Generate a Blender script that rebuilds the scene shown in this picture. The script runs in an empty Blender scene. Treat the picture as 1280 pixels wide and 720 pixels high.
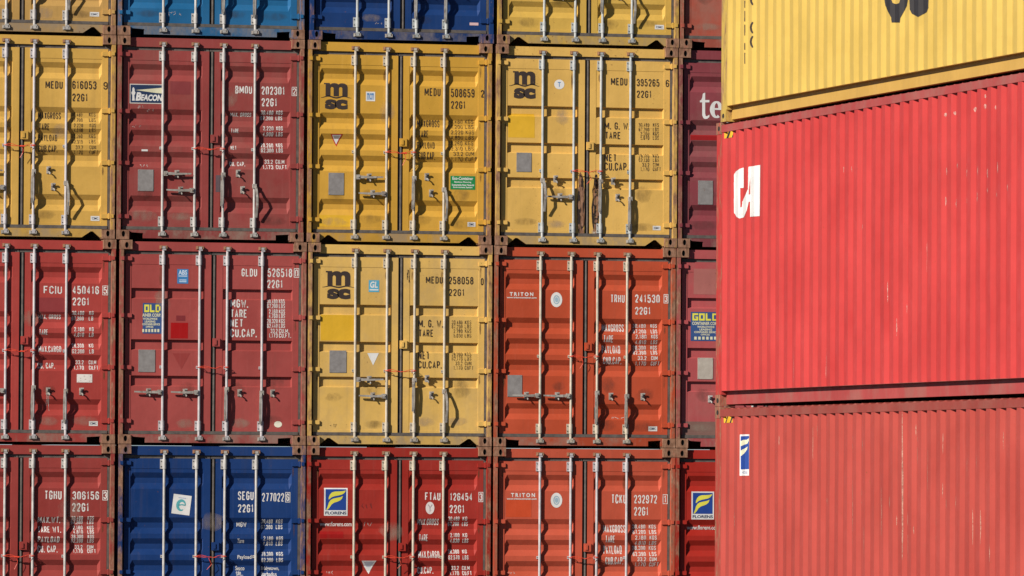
import bpy, bmesh, math, random
from mathutils import Vector, Matrix
from mathutils.geometry import tessellate_polygon
random.seed(7)
C = bpy.context.scene
COL = C.collection

# ---------------------------------------------------------------- camera model (solved from the container corners)
F = 8514.2; TH = math.radians(15.0543); PH = math.radians(1.70637); RO = math.radians(0.32052)
DG = 84.7829; ZC = 2.0264; PITCH = 2.5981
SX = 20.0886                                   # plane of the side stack's left faces
fw = Vector((math.sin(TH)*math.cos(PH), math.cos(TH)*math.cos(PH), math.sin(PH)))
r0 = Vector((math.cos(TH), -math.sin(TH), 0)); u0 = r0.cross(fw)
rt = math.cos(RO)*r0 + math.sin(RO)*u0; up = -math.sin(RO)*r0 + math.cos(RO)*u0
CAMP = Vector((0, 0, ZC))
def ray(px, py): return fw + rt*((px-640)/F) + up*((360-py)/F)

XS = [[16.3527,18.8149,21.325,23.8119,26.2646],[16.3572,18.817,21.3053,23.7983,26.2509],
      [16.3767,18.8625,21.3238,23.7895,26.2369],[16.3812,18.8687,21.3236,23.7935,26.2319]]
W2 = 1.219; H = 2.591

# ---------------------------------------------------------------- materials
def lin(c): return tuple(((v/255)/12.92 if v/255 <= .04045 else ((v/255+.055)/1.055)**2.4) for v in c)
K_END, K_SIDE = 1.14, 1.76
def base(c, k=None): k = k or K_END; return tuple(min(.85, max(.004, v/k)) for v in lin(c))
MATS = {}
def nd(nt, t, **kw):
    n = nt.nodes.new(t)
    for a, v in kw.items(): setattr(n, a, v)
    return n
def noise(nt, vec, scale, detail=4, rough=.55):
    n = nd(nt, 'ShaderNodeTexNoise'); n.inputs['Scale'].default_value = scale
    n.inputs['Detail'].default_value = detail; n.inputs['Roughness'].default_value = rough
    nt.links.new(vec, n.inputs['Vector']); return n.outputs['Fac']
def mapped(nt, vec, s):
    m = nd(nt, 'ShaderNodeMapping'); m.inputs['Scale'].default_value = s
    nt.links.new(vec, m.inputs['Vector']); return m.outputs['Vector']
def ramp(nt, fac, a, b, lo=0., hi=1.):
    m = nd(nt, 'ShaderNodeMapRange'); m.clamp = True
    for i, v in ((1, a), (2, b), (3, lo), (4, hi)): m.inputs[i].default_value = v
    nt.links.new(fac, m.inputs[0]); return m.outputs[0]
def mixc(nt, fac, a, b):
    m = nd(nt, 'ShaderNodeMix', data_type='RGBA')
    for inp, v in ((m.inputs[0], fac), (m.inputs[6], a), (m.inputs[7], b)):
        if hasattr(v, 'is_linked'): nt.links.new(v, inp)
        else: inp.default_value = v if not isinstance(v, tuple) else (*v[:3], 1)
    return m.outputs[2]
def mul(nt, a, b):
    m = nd(nt, 'ShaderNodeMath', operation='MULTIPLY')
    for inp, v in ((m.inputs[0], a), (m.inputs[1], b)):
        if hasattr(v, 'is_linked'): nt.links.new(v, inp)
        else: inp.default_value = v
    return m.outputs[0]
def newmat(name):
    m = bpy.data.materials.new(name); m.use_nodes = True
    nt = m.node_tree; p = nt.nodes['Principled BSDF']
    g = nd(nt, 'ShaderNodeNewGeometry')
    return m, nt, p, g.outputs['Position']
RUST = (.105, .042, .018); RUST2 = (.20, .075, .025); DIRT = (.09, .07, .05)
def paint(col, wear=.5, rough=.5, streak=.5, tag='paint', grime=0.0, dent=.15):
    key = (tag, tuple(round(v, 4) for v in col), wear, rough, streak, grime, dent)
    if key in MATS: return MATS[key]
    m, nt, p, pos = newmat('painted_steel')
    big = noise(nt, pos, 1.3, 5, .6)
    mid = noise(nt, pos, 7., 6, .65)
    faded = tuple(min(.9, v*1.07+.008) for v in col); deep = tuple(v*.88 for v in col)
    c = mixc(nt, ramp(nt, big, .32, .68), deep, faded)
    c = mixc(nt, ramp(nt, mid, .45, .75, 0, .22), c, tuple(v*.72 for v in col))
    sv = noise(nt, mapped(nt, pos, (11, 11, .55)), 1.0, 5, .6)
    c = mixc(nt, ramp(nt, sv, .56, .74, 0, .55*streak), c, tuple(.5*v+.5*d for v, d in zip(col, DIRT)))
    sv2 = noise(nt, mapped(nt, pos, (30, 30, 1.1)), 1.0, 3, .5)
    c = mixc(nt, ramp(nt, sv2, .60, .72, 0, .25*streak), c, tuple(min(.9, v*1.15+.05) for v in col))
    if grime:
        gn = noise(nt, mapped(nt, pos, (2.2, 2.2, 1.6)), 1.0, 6, .7)
        c = mixc(nt, ramp(nt, gn, .44, .62, 0, grime), c, (.23, .19, .15))
    sp = noise(nt, pos, 26., 5, .7)
    area = noise(nt, pos, 2.1, 3, .5)
    spot = mul(nt, ramp(nt, sp, .66-.05*wear, .72-.05*wear), ramp(nt, area, .42, .6))
    rc = mixc(nt, ramp(nt, mid, .35, .65), RUST, RUST2)
    c = mixc(nt, mul(nt, spot, min(1, .35+wear*.6)), c, rc)
    nt.links.new(c, p.inputs['Base Color'])
    nt.links.new(ramp(nt, mid, .3, .7, rough-.08, rough+.14), p.inputs['Roughness'])
    p.inputs['Specular IOR Level'].default_value = .22
    b = nd(nt, 'ShaderNodeBump'); b.inputs['Strength'].default_value = dent; b.inputs['Distance'].default_value = .05
    nt.links.new(noise(nt, pos, 3.2, 3, .5), b.inputs['Height']); nt.links.new(b.outputs[0], p.inputs['Normal'])
    MATS[key] = m; return m
def rusty(col, amount=.6):
    key = ('rusty', tuple(round(v, 4) for v in col), amount)
    if key in MATS: return MATS[key]
    m, nt, p, pos = newmat('rusted_steel')
    a = noise(nt, mapped(nt, pos, (13, 13, 3.5)), 1., 7, .7); b = noise(nt, mapped(nt, pos, (26, 26, 12)), 1., 5, .7)
    rc = mixc(nt, ramp(nt, b, .36, .66), (.155, .078, .047), (.33, .18, .115))
    c = mixc(nt, ramp(nt, a, .64-.4*amount, .84-.4*amount), tuple(v*.88 for v in col), rc)
    c = mixc(nt, ramp(nt, b, .62, .72, 0, .35), c, (.46, .34, .25))
    nt.links.new(c, p.inputs['Base Color']); p.inputs['Roughness'].default_value = .8
    p.inputs['Specular IOR Level'].default_value = .2
    MATS[key] = m; return m
def metal_mat(name, c1, c2, rust=.2, rough=.5):
    key = (name, c1, c2, rust)
    if key in MATS: return MATS[key]
    m, nt, p, pos = newmat(name)
    a = noise(nt, pos, 12., 5, .65); b = noise(nt, mapped(nt, pos, (30, 30, 9)), 1., 5, .7)
    c = mixc(nt, ramp(nt, a, .35, .65), c1, c2)
    c = mixc(nt, ramp(nt, b, .70-.3*rust, .80-.3*rust), c, (.16, .085, .045))
    nt.links.new(c, p.inputs['Base Color']); p.inputs['Roughness'].default_value = rough
    p.inputs['Metallic'].default_value = .15
    MATS[key] = m; return m
def ink(col, wear=.5, name='marking_paint', rough=.55):
    key = (name, tuple(round(v, 4) for v in col), wear)
    if key in MATS: return MATS[key]
    m, nt, p, pos = newmat(name)
    a = noise(nt, pos, 40., 4, .7); b = noise(nt, pos, 5., 4, .6)
    c = mixc(nt, ramp(nt, b, .35, .65), tuple(v*.82 for v in col), col)
    nt.links.new(c, p.inputs['Base Color']); p.inputs['Roughness'].default_value = rough
    if wear:
        al = ramp(nt, a, .66-.22*wear, .74-.16*wear, 1, .25)
        nt.links.new(al, p.inputs['Alpha'])
    MATS[key] = m; return m
WHITE = ink((0.704, 0.678, 0.651), .45); WHITE_CLEAN = ink((0.686, 0.678, 0.66), .15, 'white_print')
WHITE_FADED = ink((0.546, 0.458, 0.422), .95, 'faded_print')
BLACK = ink((0.04, 0.025, 0.016), .4, 'dark_print'); BLACK_FADED = ink((0.062, 0.04, 0.022), .95, 'faded_dark_print')
LOGO_DARK = ink((0.04, 0.026, 0.021), .12, 'logo_print')
NAVY = ink((0.011, 0.031, 0.088), .1, 'navy_print'); BLUE = ink((0.009, 0.048, 0.264), .05, 'blue_print')
YEL = ink((0.686, 0.634, 0.07), .1, 'yellow_print'); CREAM = ink((0.66, 0.634, 0.44), .1, 'cream_print')
REDP = ink((0.44, 0.018, 0.013), .1, 'red_print'); TEAL = ink((0.088, 0.37, 0.396), .1, 'teal_print')
GREEN = ink((0.009, 0.229, 0.062), .08, 'green_print'); SKYB = ink((0.088, 0.352, 0.51), .1, 'sky_print')
LBLUE = ink((0.044, 0.194, 0.44), .15, 'light_blue_print')
PLATE = metal_mat('aluminium_plate', (.20, .185, .18), (.27, .255, .25), .12, .6)
PLATE_PALE = metal_mat('pale_plate', (.40, .35, .30), (.48, .43, .37), .12, .6)
ROD = metal_mat('galvanised_steel', (.35, .335, .32), (.50, .48, .46), .2, .5)
ROD_LILAC = metal_mat('galvanised_steel_pink', (.37, .35, .36), (.51, .48, .49), .06, .5)
ROD_GREY = metal_mat('galvanised_steel_grey', (.31, .335, .34), (.45, .46, .45), .12, .5)
ROD_CREAM = metal_mat('galvanised_steel_cream', (.38, .335, .26), (.53, .47, .38), .18, .5)
FIT = metal_mat('weathered_fitting', (.22, .20, .18), (.40, .375, .34), .45, .6)
GASKET = metal_mat('rubber_gasket', (.050, .045, .042), (.085, .076, .068), .0, .7)
GASKET_DUST = metal_mat('dusty_rubber_gasket', (.070, .060, .055), (.125, .108, .095), .03, .8)
m, nt, p, _ = newmat('dark_steel'); p.inputs['Base Color'].default_value = (.02, .015, .012, 1); p.inputs['Roughness'].default_value = .9
DARK = m
m, nt, p, pos = newmat('seal_cable'); p.inputs['Base Color'].default_value = (.72, .07, .035, 1); p.inputs['Roughness'].default_value = .4
SEAL = m

# ---------------------------------------------------------------- mesh helpers
class MB:
    def __init__(s): s.v = []; s.f = []; s.m = []
    def add(s, vs, fs, mi=0):
        o = len(s.v); s.v += [tuple(v) for v in vs]
        s.f += [tuple(i+o for i in f) for f in fs]; s.m += [mi]*len(fs)
    def box(s, x0, x1, y0, y1, z0, z1, mi=0):
        s.add([(x0,y0,z0),(x1,y0,z0),(x1,y1,z0),(x0,y1,z0),(x0,y0,z1),(x1,y0,z1),(x1,y1,z1),(x0,y1,z1)],
              [(0,3,2,1),(4,5,6,7),(0,1,5,4),(1,2,6,5),(2,3,7,6),(3,0,4,7)], mi)
    def prism(s, pts, y0, y1, mi=0):                       # pts (x,z) outline, counter-clockwise seen from -y
        n = len(pts)
        s.add([(x,y0,z) for x,z in pts]+[(x,y1,z) for x,z in pts],
              [tuple(range(n)), tuple(range(2*n-1,n-1,-1))]+[((i+1)%n, i, n+i, n+(i+1)%n) for i in range(n)], mi)
    def tube(s, pts, r, seg=10, mi=0):
        pts = [Vector(p) for p in pts]; rings = []
        rr = r if isinstance(r, (list, tuple)) else [r]*len(pts)
        for i, p in enumerate(pts):
            t = (pts[min(i+1, len(pts)-1)] - pts[max(i-1, 0)]).normalized()
            a = Vector((0,1,0)) if abs(t.y) < .9 else Vector((1,0,0))
            a = (a - t*a.dot(t)).normalized(); b = t.cross(a)
            rings.append([p + (a*math.cos(2*math.pi*k/seg) + b*math.sin(2*math.pi*k/seg))*rr[i] for k in range(seg)])
        vs = [v for r_ in rings for v in r_]; fs = []
        for i in range(len(pts)-1):
            for k in range(seg):
                fs.append((i*seg+k, i*seg+(k+1)%seg, (i+1)*seg+(k+1)%seg, (i+1)*seg+k))
        fs.append(tuple(range(seg-1,-1,-1))); fs.append(tuple((len(pts)-1)*seg+k for k in range(seg)))
        s.add(vs, fs, mi)
    def mesh(s, name, smooth=False):
        me = bpy.data.meshes.new(name); me.from_pydata(s.v, [], s.f); me.update()
        bm = bmesh.new(); bm.from_mesh(me); bmesh.ops.recalc_face_normals(bm, faces=bm.faces); bm.to_mesh(me); bm.free()
        if any(s.m): me.polygons.foreach_set('material_index', s.m)
        if smooth: me.polygons.foreach_set('use_smooth', [True]*len(me.polygons))
        return me
def link(name, me, mats, parent=None, loc=(0,0,0)):
    o = bpy.data.objects.new(name, me); COL.objects.link(o); o.location = loc
    mats = mats if isinstance(mats, (list, tuple)) else [mats]
    while len(me.materials) < len(mats): me.materials.append(None)
    for sl, mt in zip(o.material_slots, mats): sl.link = 'OBJECT'; sl.material = mt
    if parent: o.parent = parent
    return o
CACHE = {}
def cached(key, fn):
    if key not in CACHE: CACHE[key] = fn()
    return CACHE[key]
def root(name, label, cat, loc, group=None):
    o = bpy.data.objects.new(name, None); COL.objects.link(o); o.location = loc
    o.empty_display_size = .3; o['label'] = label; o['category'] = cat
    if group: o['group'] = group
    return o

# ---------------------------------------------------------------- outlines and lettering, all as (verts2d, faces)
def poly(pts): return ([tuple(p) for p in pts], [tuple(range(len(pts)))])
def rect(b): x0, z0, x1, z1 = b; return poly([(x0,z0),(x1,z0),(x1,z1),(x0,z1)])
def ellipse(cx, cz, rx, rz, n=20): return poly([(cx+rx*math.cos(2*math.pi*k/n), cz+rz*math.sin(2*math.pi*k/n)) for k in range(n)])
def strip(pts, w):                                          # ribbon along a polyline
    L = []; R = []
    for i, p in enumerate(pts):
        a = pts[max(i-1, 0)]; b = pts[min(i+1, len(pts)-1)]
        dx, dz = b[0]-a[0], b[1]-a[1]; l = math.hypot(dx, dz) or 1
        ww = w[i] if isinstance(w, (list, tuple)) else w
        L.append((p[0]-dz/l*ww/2, p[1]+dx/l*ww/2)); R.append((p[0]+dz/l*ww/2, p[1]-dx/l*ww/2))
    n = len(pts); return (L+R, [(i, n+i, n+i+1, i+1) for i in range(n-1)])
TXT = {}
def text2d(s, offset, shear=0.):
    k = (s, offset, shear)
    if k in TXT: return TXT[k]
    cu = bpy.data.curves.new('t', 'FONT'); cu.body = s; cu.offset = offset; cu.resolution_u = 3; cu.shear = shear
    cu.fill_mode = 'FRONT' if hasattr(cu, 'fill_mode') else cu.fill_mode
    ob = bpy.data.objects.new('t', cu); COL.objects.link(ob)
    me = ob.to_mesh()
    vs = [(v.co.x, v.co.y) for v in me.vertices]; fs = [tuple(p.vertices) for p in me.polygons]
    ob.to_mesh_clear(); bpy.data.objects.remove(ob); bpy.data.curves.remove(cu)
    x0 = min(v[0] for v in vs); x1 = max(v[0] for v in vs); y0 = min(v[1] for v in vs); y1 = max(v[1] for v in vs)
    vs = [((a-x0)/(x1-x0), (b-y0)/(y1-y0)) for a, b in vs]
    TXT[k] = (vs, fs); return TXT[k]
def text(s, b, offset=.018, shear=0.):
    vs, fs = text2d(s, offset, shear); x0, z0, x1, z1 = b
    return ([(x0+u*(x1-x0), z0+v*(z1-z0)) for u, v in vs], fs)

# block capitals as single strokes, the condensed lettering painted on containers
O_ = [(.3,0),(.7,0),(1,.15),(1,.85),(.7,1),(.3,1),(0,.85),(0,.15),(.3,0),(.7,0)]
STROKES = {'0': [O_], 'O': [O_], '1': [[(.10,.80),(.60,1),(.60,0)]], '2': [[(0,.74),(0,.86),(.3,1),(.7,1),(1,.86),(1,.64),(.06,.04)], [(0,0),(1,0)]],
 '3': [[(0,.76),(0,.86),(.3,1),(.7,1),(1,.86),(1,.65),(.7,.53),(.36,.53)], [(.6,.53),(1,.41),(1,.14),(.7,0),(.3,0),(0,.14),(0,.24)]],
 '4': [[(.72,0),(.72,1),(0,.28)], [(0,.24),(1,.24)]], '5': [[(.95,1),(.08,1),(.05,.55),(.3,.62),(.7,.62),(1,.48),(1,.14),(.7,0),(.3,0),(0,.14),(0,.24)]],
 '6': [[(1,.76),(1,.86),(.7,1),(.3,1),(0,.85),(0,.15),(.3,0),(.7,0),(1,.15),(1,.43),(.7,.56),(.3,.56),(.04,.46)]],
 '7': [[(0,1),(1,1),(.38,0)]], '8': [[(.3,.53),(.05,.65),(.05,.86),(.3,1),(.7,1),(.95,.86),(.95,.65),(.7,.53)], [(.7,.53),(.3,.53),(0,.40),(0,.14),(.3,0),(.7,0),(1,.14),(1,.40),(.7,.53)]],
 '9': [[(0,.24),(0,.14),(.3,0),(.7,0),(1,.15),(1,.85),(.7,1),(.3,1),(0,.85),(0,.57),(.3,.44),(.7,.44),(.96,.54)]],
 'A': [[(0,0),(.5,1),(1,0)], [(.2,.30),(.8,.30)]], 'B': [[(0,.53),(0,1),(.7,1),(.95,.87),(.95,.65),(.7,.53),(0,.53),(0,0),(.7,0),(1,.13),(1,.40),(.75,.51)]],
 'C': [[(1,.72),(1,.85),(.7,1),(.3,1),(0,.85),(0,.15),(.3,0),(.7,0),(1,.15),(1,.28)]], 'D': [[(0,.5),(0,1),(.65,1),(1,.84),(1,.16),(.65,0),(0,0),(0,.5)]],
 'E': [[(1,1),(0,1),(0,0),(1,0)], [(0,.52),(.8,.52)]], 'F': [[(1,1),(0,1),(0,0)], [(0,.50),(.8,.50)]],
 'G': [[(1,.72),(1,.85),(.7,1),(.3,1),(0,.85),(0,.15),(.3,0),(.7,0),(1,.15),(1,.46),(.52,.46)]], 'H': [[(0,0),(0,1)], [(1,0),(1,1)], [(0,.52),(1,.52)]],
 'I': [[(.5,0),(.5,1)]], 'K': [[(0,0),(0,1)], [(1,1),(.06,.42)], [(.36,.60),(1,0)]], 'L': [[(0,1),(0,0),(1,0)]], 'M': [[(0,0),(0,1)], [(.02,1),(.5,.22)], [(.5,.22),(.98,1)], [(1,1),(1,0)]],
 'N': [[(0,0),(0,1)], [(.02,1),(.98,0)], [(1,0),(1,1)]], 'P': [[(0,0),(0,1),(.7,1),(1,.87),(1,.59),(.7,.46),(0,.46)]], 'R': [[(0,0),(0,1),(.7,1),(1,.87),(1,.62),(.7,.49),(0,.49)], [(.55,.49),(1,0)]],
 'S': [[(1,.76),(1,.86),(.7,1),(.3,1),(0,.86),(0,.66),(.3,.55),(.7,.47),(1,.36),(1,.14),(.7,0),(.3,0),(0,.14),(0,.24)]], 'T': [[(0,1),(1,1)], [(.5,1),(.5,0)]],
 'U': [[(0,1),(0,.15),(.3,0),(.7,0),(1,.15),(1,1)]], 'V': [[(0,1),(.5,0),(1,1)]], 'W': [[(0,1),(.25,0),(.5,.72),(.75,0),(1,1)]], 'X': [[(0,0),(1,1)], [(0,1),(1,0)]], 'Y': [[(0,1),(.5,.5),(1,1)], [(.5,.5),(.5,0)]]}
def miter(pts, w):
    L = []; R = []; n = len(pts)
    for i, p in enumerate(pts):
        a = pts[i-1] if i else None; b = pts[i+1] if i < n-1 else None
        d1 = None if a is None else Vector((p[0]-a[0], p[1]-a[1])).normalized(); d2 = None if b is None else Vector((b[0]-p[0], b[1]-p[1])).normalized()
        if d1 is None: d1 = d2
        if d2 is None: d2 = d1
        n1 = Vector((-d1.y, d1.x)); n2 = Vector((-d2.y, d2.x)); mm = n1+n2
        mm = n1 if mm.length < .2 else mm.normalized(); k = w/2/max(.62, mm.dot(n1))
        L.append((p[0]+mm.x*k, p[1]+mm.y*k)); R.append((p[0]-mm.x*k, p[1]-mm.y*k))
    return (L+R, [(i, n+i, n+i+1, i+1) for i in range(n-1)])
def block(s, b, bold=.150):
    """stroke lettering filling the box b; each stroke a hair proud of the one before so that none share a plane"""
    if any(ch.islower() for ch in s): return [text(s, b)]
    x0, z0, x1, z1 = b; Hh = z1-z0; sw = bold*Hh; G = .30
    wd = lambda ch: {'.': .22, ' ': .55, 'I': .30, 'M': 1.4, 'W': 1.4, '1': .72}.get(ch, 1.)
    tot = sum(wd(ch) for ch in s)+G*(len(s)-1); cu = (x1-x0)/tot; x = x0; out = []
    sw = min(sw, cu*.34)
    for ch in s:
        cw = wd(ch)*cu
        if ch == '.': q = max(cw, sw); out.append(rect((x+cw/2-q/2, z0, x+cw/2+q/2, z0+sw*1.1)))
        elif ch != ' ':
            for k, st in enumerate(STROKES[ch]):
                pts = [(x+sw/2+u*max(0, cw-sw), z0+sw/2+v*(Hh-sw)) for u, v in st]
                if ch == 'I': pts = [(x+cw/2, z0), (x+cw/2, z1)]
                vs, fs = miter(pts, sw*(.92 if ch in 'MW' else 1)); out.append((vs, fs, .0003*k))
        x += cw+G*cu
    return out

# the door surface: y as a function of (x, z)
LX = (-1.13, -.016); RX = (.058, 1.13); ZD = (.167, 2.415)
LP = (-1.055, -.105); RP = (.135, 1.05); ZP = (.20, 2.285)
FACE = .048; D = .037; SET = .016
TYPES = {'wave': [(t, t-.068, t-.133, t-.208) for t in (2.236, 1.666, 1.398, 1.123, .56)]}
def groove(*ts): return [(t, t-.010, t-.122, t-.138) for t in ts]
TYPES['panel'] = groove(1.806, 1.33, .88); TYPES['panel_b'] = groove(1.983, 1.33, .87); TYPES['panel_c'] = groove(1.95, 1.30, .865)
def pan(x): return LP if x < .02 else RP
def edge_w(ty): return .032 if ty == 'wave' else .010
def prof(ty, z):
    for a, b, c, d in TYPES[ty]:
        if d <= z <= a:
            if z > b: return D*(a-z)/(a-b)
            if z >= c: return D
            return D*(z-d)/(c-d)
    return 0.
def surf(ty, x, z):
    xa, xb = pan(x)
    if not (xa <= x <= xb and ZP[0] <= z <= ZP[1]): return FACE
    w = edge_w(ty); e = max(0, min(1, (x-xa)/w, (xb-x)/w))
    return FACE + .004 + e*prof(ty, z)
def folds_z(ty): return sorted([ZP[0], ZP[1]] + [z for t in TYPES[ty] for z in t])
def cuts_z(ty): return [ZP[0]-.001] + folds_z(ty) + [ZP[1]+.001]
def folds_x(ty):
    w = edge_w(ty); out = []
    for a, b in (LP, RP): out += [a-.001, a, a+w, b-w, b, b+.001]
    return out
def drape(pieces, lift, fx, fz, fn, axis='y'):
    """lay flat outlines on a folded surface: cut them at the folds, then push every vertex onto it"""
    bm = bmesh.new()
    for pc in pieces:
        vs, fs = pc[:2]; ex = pc[2] if len(pc) > 2 else 0.
        bv = [bm.verts.new((a, -ex, b)) for a, b in vs]
        for f in fs:
            tris = [f] if len(f) < 4 else [tuple(f[i] for i in t) for t in tessellate_polygon([[Vector((vs[i][0], vs[i][1], 0)) for i in f]])]
            for t in tris:
                try: bm.faces.new([bv[i] for i in t])
                except ValueError: pass
    bmesh.ops.triangulate(bm, faces=bm.faces[:])
    xs = [v.co.x for v in bm.verts]; zs = [v.co.z for v in bm.verts]
    for x in fx:
        if min(xs) < x < max(xs):
            bmesh.ops.bisect_plane(bm, geom=bm.verts[:]+bm.edges[:]+bm.faces[:], dist=1e-5, plane_co=(x,0,0), plane_no=(1,0,0))
    for z in fz:
        if min(zs) < z < max(zs):
            bmesh.ops.bisect_plane(bm, geom=bm.verts[:]+bm.edges[:]+bm.faces[:], dist=1e-5, plane_co=(0,0,z), plane_no=(0,0,1))
    for v in bm.verts:
        d = fn(v.co.x, v.co.z) - lift + v.co.y
        v.co = (v.co.x, d, v.co.z) if axis == 'y' else (d, v.co.x, v.co.z)
    me = bpy.data.meshes.new('marking')
    want = Vector((0,-1,0)) if axis == 'y' else Vector((-1,0,0))
    for f in bm.faces:
        f.normal_update()
        if f.normal.dot(want) < 0: f.normal_flip()
    bm.to_mesh(me); bm.free(); return me

# ---------------------------------------------------------------- parts of a container's door end
def casting_mesh(sx, sz, side=0):
    """corner casting with an oval hole in its front face (and, with side, in its outer side face)"""
    mb = MB(); w, h, d = .162, .118, .178
    def face(o, ux, uz, n, W, Hh, cx, cz, rx, rz):
        N = 16; hole = [(cx+rx*math.cos(2*math.pi*(k+.5)/N), cz+rz*math.sin(2*math.pi*(k+.5)/N)) for k in range(N)]
        per = []
        for k in range(N):
            a = 2*math.pi*(k+.5)/N; c, s_ = math.cos(a), math.sin(a); t = max(abs(c), abs(s_)); q = (c/t, s_/t)
            per.append((W/2+q[0]*W/2, Hh/2+q[1]*Hh/2))
        # snap the four diagonal points to the true corners
        for cor in ((0,0),(W,0),(W,Hh),(0,Hh)):
            i = min(range(N), key=lambda k: (per[k][0]-cor[0])**2+(per[k][1]-cor[1])**2); per[i] = cor
        P = lambda a, b, dep=0: o + ux*a + uz*b + n*dep
        vs = [P(*q) for q in per]+[P(*q) for q in hole]+[P(*q, -.03) for q in hole]
        fs = [(k, (k+1)%N, N+(k+1)%N, N+k) for k in range(N)]
        mb.add(vs, fs, 0)
        vs2 = [P(*q) for q in hole]+[P(*q, -.045) for q in hole]
        mb.add(vs2, [(k, (k+1)%N, N+(k+1)%N, N+k) for k in range(N)]+[tuple(range(N, 2*N))], 1)
    X, Y, Z = Vector((1,0,0)), Vector((0,1,0)), Vector((0,0,1))
    x0 = sx*W2 if sx < 0 else sx*W2 - w
    z0 = 0 if sz < 0 else H - h
    hx = .089 if sx < 0 else w-.089
    hz = .068 if sz < 0 else h-.066
    face(Vector((x0,0,z0)), X, Z, -Y, w, h, hx, hz, .0225, .038)
    x1, y1, z1 = x0+w, d, z0+h
    mb.add([(x0,0,z0),(x1,0,z0),(x1,y1,z0),(x0,y1,z0),(x0,0,z1),(x1,0,z1),(x1,y1,z1),(x0,y1,z1)],
           [(0,3,2,1),(4,5,6,7),(1,2,6,5),(2,3,7,6),(3,0,4,7)], 0)
    me = bpy.data.meshes.new('corner_casting'); me.from_pydata(mb.v, [], mb.f); me.polygons.foreach_set('material_index', mb.m); return me
def post_mesh(s):
    mb = MB(); q = lambda a, b: (a, b) if s > 0 else (-b, -a)
    a, b = q(1.166, 1.215); mb.box(a, b, .004, .15, .119, 2.472)
    a, b = q(1.06, 1.165); mb.box(a, b, .102, .15, .119, 2.472)
    return mb.mesh('corner_post')
def header_mesh():
    mb = MB(); mb.box(-1.056, 1.056, .058, .15, 2.4575, 2.573); return mb.mesh('door_header')
def sill_mesh(kind):
    zb, zt = .017, .124; x = 1.056
    if kind == 'triangle': nl = [(-1.035, zb), (-.945, .094), (-.915, .094), (-.80, zb)]
    else: nl = [(-1.035, zb), (-1.035, .092), (-.865, .082), (-.865, zb)]
    bot = [(-x, zb)] + nl + [(-a, b) for a, b in reversed(nl)] + [(x, zb)]
    mb = MB(); pts = bot + [(x, zt), (-x, zt)]
    # front plate as quads (outline is x-monotone): top edge to bottom edge
    n = len(bot)
    vs = [(a, .045, b) for a, b in bot]+[(a, .045, zt) for a, _ in bot]+[(a, .07, b) for a, b in bot]+[(a, .07, zt) for a, _ in bot]
    fs = []
    for i in range(n-1):
        if abs(bot[i][0]-bot[i+1][0]) > 1e-6:
            fs += [(i, i+1, n+i+1, n+i), (2*n+i+1, 2*n+i, 3*n+i, 3*n+i+1), (n+i, n+i+1, 3*n+i+1, 3*n+i)]
        fs.append((i+1, i, 2*n+i, 2*n+i+1))
    fs += [(0, n, 3*n, 2*n), (n-1, 2*n+n-1, 3*n+n-1, n+n-1)]
    mb.add(vs, fs)
    mb.box(-1.056, 1.056, .112, .16, .126, .127)
    mb.box(-1.0, 1.0, .90, .91, .02, .127, 0)                 # cross member seen through the notches
    return mb.mesh('door_sill')
def body_mesh():
    mb = MB(); L = 6.058
    ys = [.15]; dep = [0.]; y = .19
    while y < L-.3:
        for dy, d in ((0,0),(.068,.03),(.138,.03),(.206,0)): ys.append(y+dy); dep.append(d)
        y += .278
    ys.append(L-.15); dep.append(0.)
    for s in (-1, 1):
        vs = []; fs = []
        for a, d in zip(ys, dep): vs += [(s*(1.207-d), a, .155), (s*(1.207-d), a, 2.53)]
        for i in range(len(ys)-1): fs.append((2*i, 2*i+2, 2*i+3, 2*i+1))
        mb.add(vs, fs)
        for z0, z1 in ((.012, .154), (2.531, 2.578)):
            a, b = sorted((s*1.214, s*1.15)); mb.box(a, b, .179, L-.179, z0, z1)
        a, b = sorted((s*1.219, s*1.057)); mb.box(a, b, L-.178, L, 0, .118); mb.box(a, b, L-.178, L, 2.473, 2.591)
        a, b = sorted((s*1.214, s*1.06)); mb.box(a, b, L-.15, L-.01, .119, 2.472)
    mb.box(-1.149, 1.149, .15, L-.05, .128, .158); mb.box(-1.149, 1.149, .151, L-.05, 2.55, 2.565)
    mb.box(-1.059, 1.059, L-.05, L-.02, .02, 2.57)
    return mb.mesh('body')
def door_mesh(ty, s):
    x0, x1 = LX if s < 0 else RX; xa, xb = LP if s < 0 else RP; w = edge_w(ty)
    xs = [x0, xa-.001, xa, xa+w, xb-w, xb, xb+.001, x1]
    zs = [ZD[0], ZP[0]-.001] + folds_z(ty) + [ZP[1]+.001, ZD[1]]
    vs = [(x, surf(ty, x, z), z) for z in zs for x in xs]; n = len(xs)
    fs = [(j*n+i, j*n+i+1, (j+1)*n+i+1, (j+1)*n+i) for j in range(len(zs)-1) for i in range(n-1)]
    mb = MB(); mb.add(vs, fs)
    a, b, yb = 0, 0, .094
    z0, z1 = ZD
    mb.add([(x0,FACE,z0),(x1,FACE,z0),(x1,FACE,z1),(x0,FACE,z1),(x0,yb,z0),(x1,yb,z0),(x1,yb,z1),(x0,yb,z1)],
           [(0,4,5,1),(1,5,6,2),(2,6,7,3),(3,7,4,0),(4,7,6,5)])
    me = bpy.data.meshes.new('door'); me.from_pydata(mb.v, [], mb.f); return me
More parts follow.
